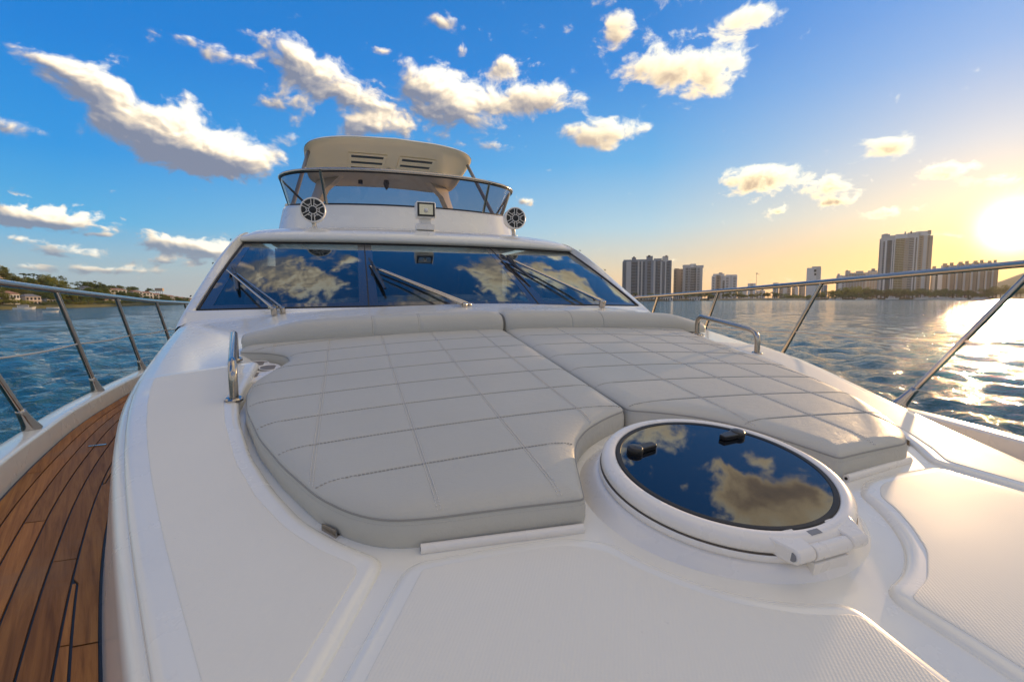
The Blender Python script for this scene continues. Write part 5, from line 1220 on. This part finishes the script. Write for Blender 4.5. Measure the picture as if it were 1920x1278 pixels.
tower('apartment_tower', 'long ribbed hotel block in front of which the yellow-green trees stand', 1582, 1622, 511, 930, [(2, 'conc', 'p', 0), (3, 'tan', 'b', 1)] * 7 + [(2, 'conc', 'p', 0)], [(0, .25, 507, 512, 'conc'), (.05, .12, 505.5, 508, 'bluegrey'), (.5, .85, 508, 512, 'conc')], 13, base='conc')
tower('apartment_tower', 'ribbed grey block tucked against the left side of the tallest tower', 1622, 1643, 510, 960, [(2, 'conc', 'p', 0), (3, 'tan', 'b', 1)] * 4, [(.1, .95, 507, 511, 'conc'), (.4, .75, 503.5, 508, 'bluegrey')], 13, base='conc')
tower('apartment_tower', 'tallest glass and white apartment tower on the right shore', 1642.5, 1741.5, 444, 880,
      [(20, 'bluegrey', 'b', 5), (25, 'conc', 'p', 5), (22, 'bglass', 'g', 5), (23, 'white', 'p', 5), (60, 'bglass', 'w', 5), (13, 'white', 'p', 4), (10, 'bglass', 'g', 4), (14, 'white', 'p', 2), (52, 'gglass', 'g', 1), (52, 'gglass', 'g', 1), (52, 'tan', 'b', 1), (52, 'dglass', 'b', 1), (16, 'white', 'p', 0), (18, 'dglass', 'g', 1), (15, 'white', 'p', 0), (55, 'tan', 'w', 0), (40, 'conc', 'p', 0), (28, 'tan', 'w', 0), (30, 'tan', 'b', 1)],
      [(.03, .20, 437, 450, 'conc'), (.07, .16, 436, 439, 'white'), (.2, .3, 440, 448, 'conc'), (.3, .53, 438.5, 446, 'white'), (.47, .5, 434.5, 440, 'conc'), (.53, .78, 437, 446, 'conc'), (.58, .61, 434.5, 438, 'dglass'), (.68, .95, 436, 446, 'white'), (.9, .96, 435, 441, 'tan')], 36, base='conc', depth=.5)
tower('block', 'narrow shadowed block right of the tallest tower with stepped side', 1742, 1760, 512, 930, [(4, 'tan', 'b', 2), (4, 'conc', 'p', 0), (4, 'dglass', 'g', 1), (4, 'white', 'p', 0)], [(.1, .5, 499, 513, 'tan')], 13, base='conc')
for i, (a, b, t, lab) in enumerate([(1760, 1789, 497, 'sun-hazed ribbed apartment block, leftmost of the long row by the sun'), (1789, 1817, 494, 'sun-hazed ribbed apartment block in the middle of the long row by the sun'), (1817, 1844, 492, 'sun-hazed ribbed apartment block next to the end of the long row by the sun'), (1844, 1868, 492, 'sun-hazed ribbed apartment block ending the long row beside the hill')]):
    tower('apartment_tower', lab, a, b, t, 960 + 6 * i, [(2, 'white', 'p', 0), (3, 'tan', 'b', 1), (2, 'tan', 'w', 0), (2, 'conc', 'p', 1), (3, 'tan', 'b', 1), (2, 'tan', 'w', 1)], [(.1, .4, t - 3.5, t + 1, 'tan'), (.55, .8, t - 4.5, t + 1, 'tan')], 16, base='tan')
# mast
D = 980; c = gp(1417, D); zt = zat(1417, 512, D); e = empty('mast', (c[0], c[1], Z0 + 1.2), 'thin mast with a small arm rising above the top rail', 'mast')
mb = MB(); mb.tube([(c[0], c[1], Z0 + 1.2), (c[0], c[1], zt)], .35, 6); mb.build('pole', 'cable', e)
mb = MB(); mb.tube([(c[0] - 2, c[1], zt - 1), (c[0] + 7, c[1], zt - 2.4)], .3, 5); mb.box((c[0], c[1], zt - .4), (1.8, 1.5, 1.4)); mb.build('arm', 'cable', e)
# low waterside buildings at the near end
for (a, b, t, bt, D, wl, rf, rh, lab) in [(1176, 1206, 553, 563, 520, 'pinkst', 'tile', .35, 'low red-roofed waterside building under the blue-grey triple tower'), (1207, 1219, 556, 563, 528, 'stucco', 'greyroof', .3, 'small white waterside hut right of the red-roofed building'), (1243, 1261, 555, 563, 540, 'stucco', 'greyroof', .3, 'long low white pavilion on the far quay'),
        (1262, 1276, 549, 563, 570, 'conc', 'greyroof', .1, 'boxy grey podium below the tan slab block'), (1292, 1312, 556, 563, 560, 'stucco', 'greyroof', .35, 'white-walled low house below the grey apartment tower'), (1326, 1345, 549, 563, 600, 'bluegrey', 'greyroof', .1, 'dark podium building below the cream paired block')]:
    house('waterside_building', lab, a, b, t, bt, D, 1, 4, wl, rf, rh, left=False)
# trees along the right shore
OC = {}
def next_ord(t):
    OC[t] = OC.get(t, 0) + 1; return ['first', 'second', 'third', 'fourth', 'fifth', 'sixth', 'seventh', 'eighth', 'ninth', 'tenth', 'eleventh', 'twelfth'][OC[t] - 1] + ' ' + t
def shore_tree(u, vt, off, kind, leaf, lab, grp=None, wd=1.2):
    D = float(np.interp(u, RU, RD)) + off; zt = zat(u, vt, D); zb = Z0 + 1.1; tree(gp(u, D) + np.array([0, 0, zb]), max(zt - zb, 2.0) * 1.03, kind, leaf, lab, grp, wide=wd)
for u, vt in ((1183, 551), (1192, 549), (1222, 548), (1230, 552), (1237, 550), (1285, 550), (1298, 553), (1316, 546), (1322, 549), (1330, 548), (1338, 552)):
    shore_tree(u, vt, rng.uniform(6, 25), 'broad', 'leafA', next_ord('dark green quay tree from the left among the low waterside buildings'), 'dark trees on the far quay', 1.2)
for u, vt in ((1362, 548), (1371, 550), (1378, 546), (1386, 549), (1394, 553), (1402, 551), (1411, 549), (1420, 551), (1430, 547), (1440, 546), (1449, 547), (1456, 549)):
    shore_tree(u, vt, rng.uniform(12, 40), 'broad', 'leafB' if rng.rand() < .5 else 'leafA', next_ord('round olive tree from the left behind the pale sandy bank'), 'olive trees behind the sandy bank', 1.25)
for u, vt in ((1470, 550), (1479, 546), (1487, 547), (1496, 551), (1505, 549), (1513, 551), (1481, 556), (1521, 552), (1529, 549)):
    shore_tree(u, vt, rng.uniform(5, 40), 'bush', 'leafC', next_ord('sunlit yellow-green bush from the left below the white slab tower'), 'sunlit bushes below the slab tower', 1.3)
ORD = ['first', 'second', 'third', 'fourth', 'fifth', 'sixth', 'seventh', 'eighth', 'ninth', 'tenth', 'eleventh', 'twelfth', 'thirteenth', 'fourteenth', 'fifteenth', 'sixteenth', 'seventeenth', 'eighteenth', 'nineteenth', 'twentieth']
gi = 0
for u in np.arange(1534, 1642, 6.5):
    v = float(np.interp(u, [1534, 1560, 1590, 1612, 1640], [547, 543, 538, 537, 546])) + rng.uniform(-1.5, 2.5)
    if abs(u - 1618) < 3.3: gi = 0
    gi += 1
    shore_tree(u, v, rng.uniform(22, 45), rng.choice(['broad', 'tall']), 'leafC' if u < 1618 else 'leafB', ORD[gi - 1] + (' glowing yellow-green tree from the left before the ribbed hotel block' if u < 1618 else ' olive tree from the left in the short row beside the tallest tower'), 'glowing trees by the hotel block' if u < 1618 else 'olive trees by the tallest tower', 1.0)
BC = {}
for u in np.arange(1538, 1920, 7.5):
    v = float(np.interp(u, [1538, 1600, 1640, 1690, 1720, 1745, 1775, 1800, 1850, 1885, 1920], [552, 548, 543, 538, 536, 547, 539, 543, 540, 536, 538])) + rng.uniform(-2, 3)
    place = next(n for lim, n in ((1582, 'beyond the slab tower'), (1642, 'before the ribbed hotel block'), (1742, 'before the tallest tower'), (1789, 'before the leftmost hazed block'), (1844, 'before the middle hazed blocks'), (9999, 'before the wooded hill')) if u < lim)
    BC[place] = BC.get(place, 0) + 1
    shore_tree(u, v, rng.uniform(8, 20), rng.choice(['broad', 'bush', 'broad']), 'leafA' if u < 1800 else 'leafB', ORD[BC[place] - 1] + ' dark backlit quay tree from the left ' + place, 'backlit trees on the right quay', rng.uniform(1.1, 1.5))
# small moored boats
def small_boat(u, D, L, label, group=None, cabin=True):
    c = gp(u, D); q = gp(u, 1.0); ex = np.array([q[1], -q[0], 0]); ey = np.array([q[0], q[1], 0]); z = Z0
    e = empty('moored_boat', (c[0], c[1], z), label, 'boat', group)
    P = lambda s, d, h: c + ex * s * L + ey * d * L + np.array([0, 0, z + h * L])
    mb = MB(); mb.grid([[P(-.5, -.13, -.03), P(-.5, -.15, .12), P(-.5, .15, .12), P(-.5, .13, -.03)], [P(0, -.13, -.03), P(0, -.16, .12), P(0, .16, .12), P(0, .13, -.03)], [P(.32, -.06, -.03), P(.34, -.11, .14), P(.34, .11, .14), P(.32, .06, -.03)], [P(.46, 0, -.03), P(.52, -.004, .17), P(.52, .004, .17), P(.46, 0, -.03)]]); mb.build('hull', 'hullw', e, smooth=False)
    if cabin:
        mb = MB(); mb.prism([P(-.3, -.1, .12), P(.2, -.1, .13), P(.2, .1, .13), P(-.3, .1, .12)], (0, 0, .13 * L)); cb = mb.build('cabin', 'hullw', e, bev=.05)
        mb = MB(); mb.prism([P(-.27, -.104, .17), P(.17, -.104, .17), P(.17, -.104, .215), P(-.27, -.104, .215)], ey * .03); mb.build('window', 'win', cb, smooth=False)
    return e
BOATL = ['white cabin boat moored before the glowing trees, left of the tallest tower', 'tiny white boat just left of the tallest tower', 'long white cabin boat moored under the tallest tower', 'white cabin boat under the right half of the tallest tower', 'long white yacht at the right foot of the tallest tower', 'white cabin boat under the narrow shadowed block', 'larger white cabin boat below the leftmost hazed block', 'small white cabin boat right of the larger one below the leftmost hazed block', 'white cabin boat below the second hazed block', 'smallest white cabin boat below the second hazed block', 'white cabin boat below the third hazed block', 'white cabin boat at the right end of the moored line', 'tiny white boat below the gap right of the slab tower', 'small white boat below the pale plain block']
for i, (u, L) in enumerate([(1612, 9), (1640, 6), (1673, 14), (1722, 10), (1735, 14), (1752, 10), (1768, 12), (1780, 9), (1797, 10), (1806, 8), (1832, 11), (1845, 9), (1558, 6), (1572, 8)]):
    small_boat(u, float(np.interp(u, RU, RD)) - 6 - (i % 3), L, BOATL[i], 'boats moored along the far quay')
small_boat(44, 228, 5.5, 'small white boat moored below the red-roofed villa'); small_boat(99, 246, 4.0, 'small white boat moored by the bank right of the villas', cabin=False); small_boat(93, 165, 3.0, 'tiny pale open boat out on the water at left', cabin=False)
HAZE = 0.0001

# ------------------------------------------------------------------ air: an even, thin haze over the whole bay
hm = bpy.data.materials.new('thin_haze'); hm.use_nodes = True; ht_ = hm.node_tree; ht_.nodes.clear()
ho = ht_.nodes.new('ShaderNodeOutputMaterial'); hv = ht_.nodes.new('ShaderNodeVolumePrincipled')
hv.inputs['Color'].default_value = (0.92, 0.90, 0.86, 1); hv.inputs['Density'].default_value = HAZE; hv.inputs['Anisotropy'].default_value = 0.45
ht_.links.new(hv.outputs[0], ho.inputs['Volume'])
mb = MB(); mb.box((0, 0, (-2.5 + 150) / 2 - H), (7000, 7000, 152.5)); hz = mb.build('haze', hm, smooth=False); tag(hz, kind='stuff')
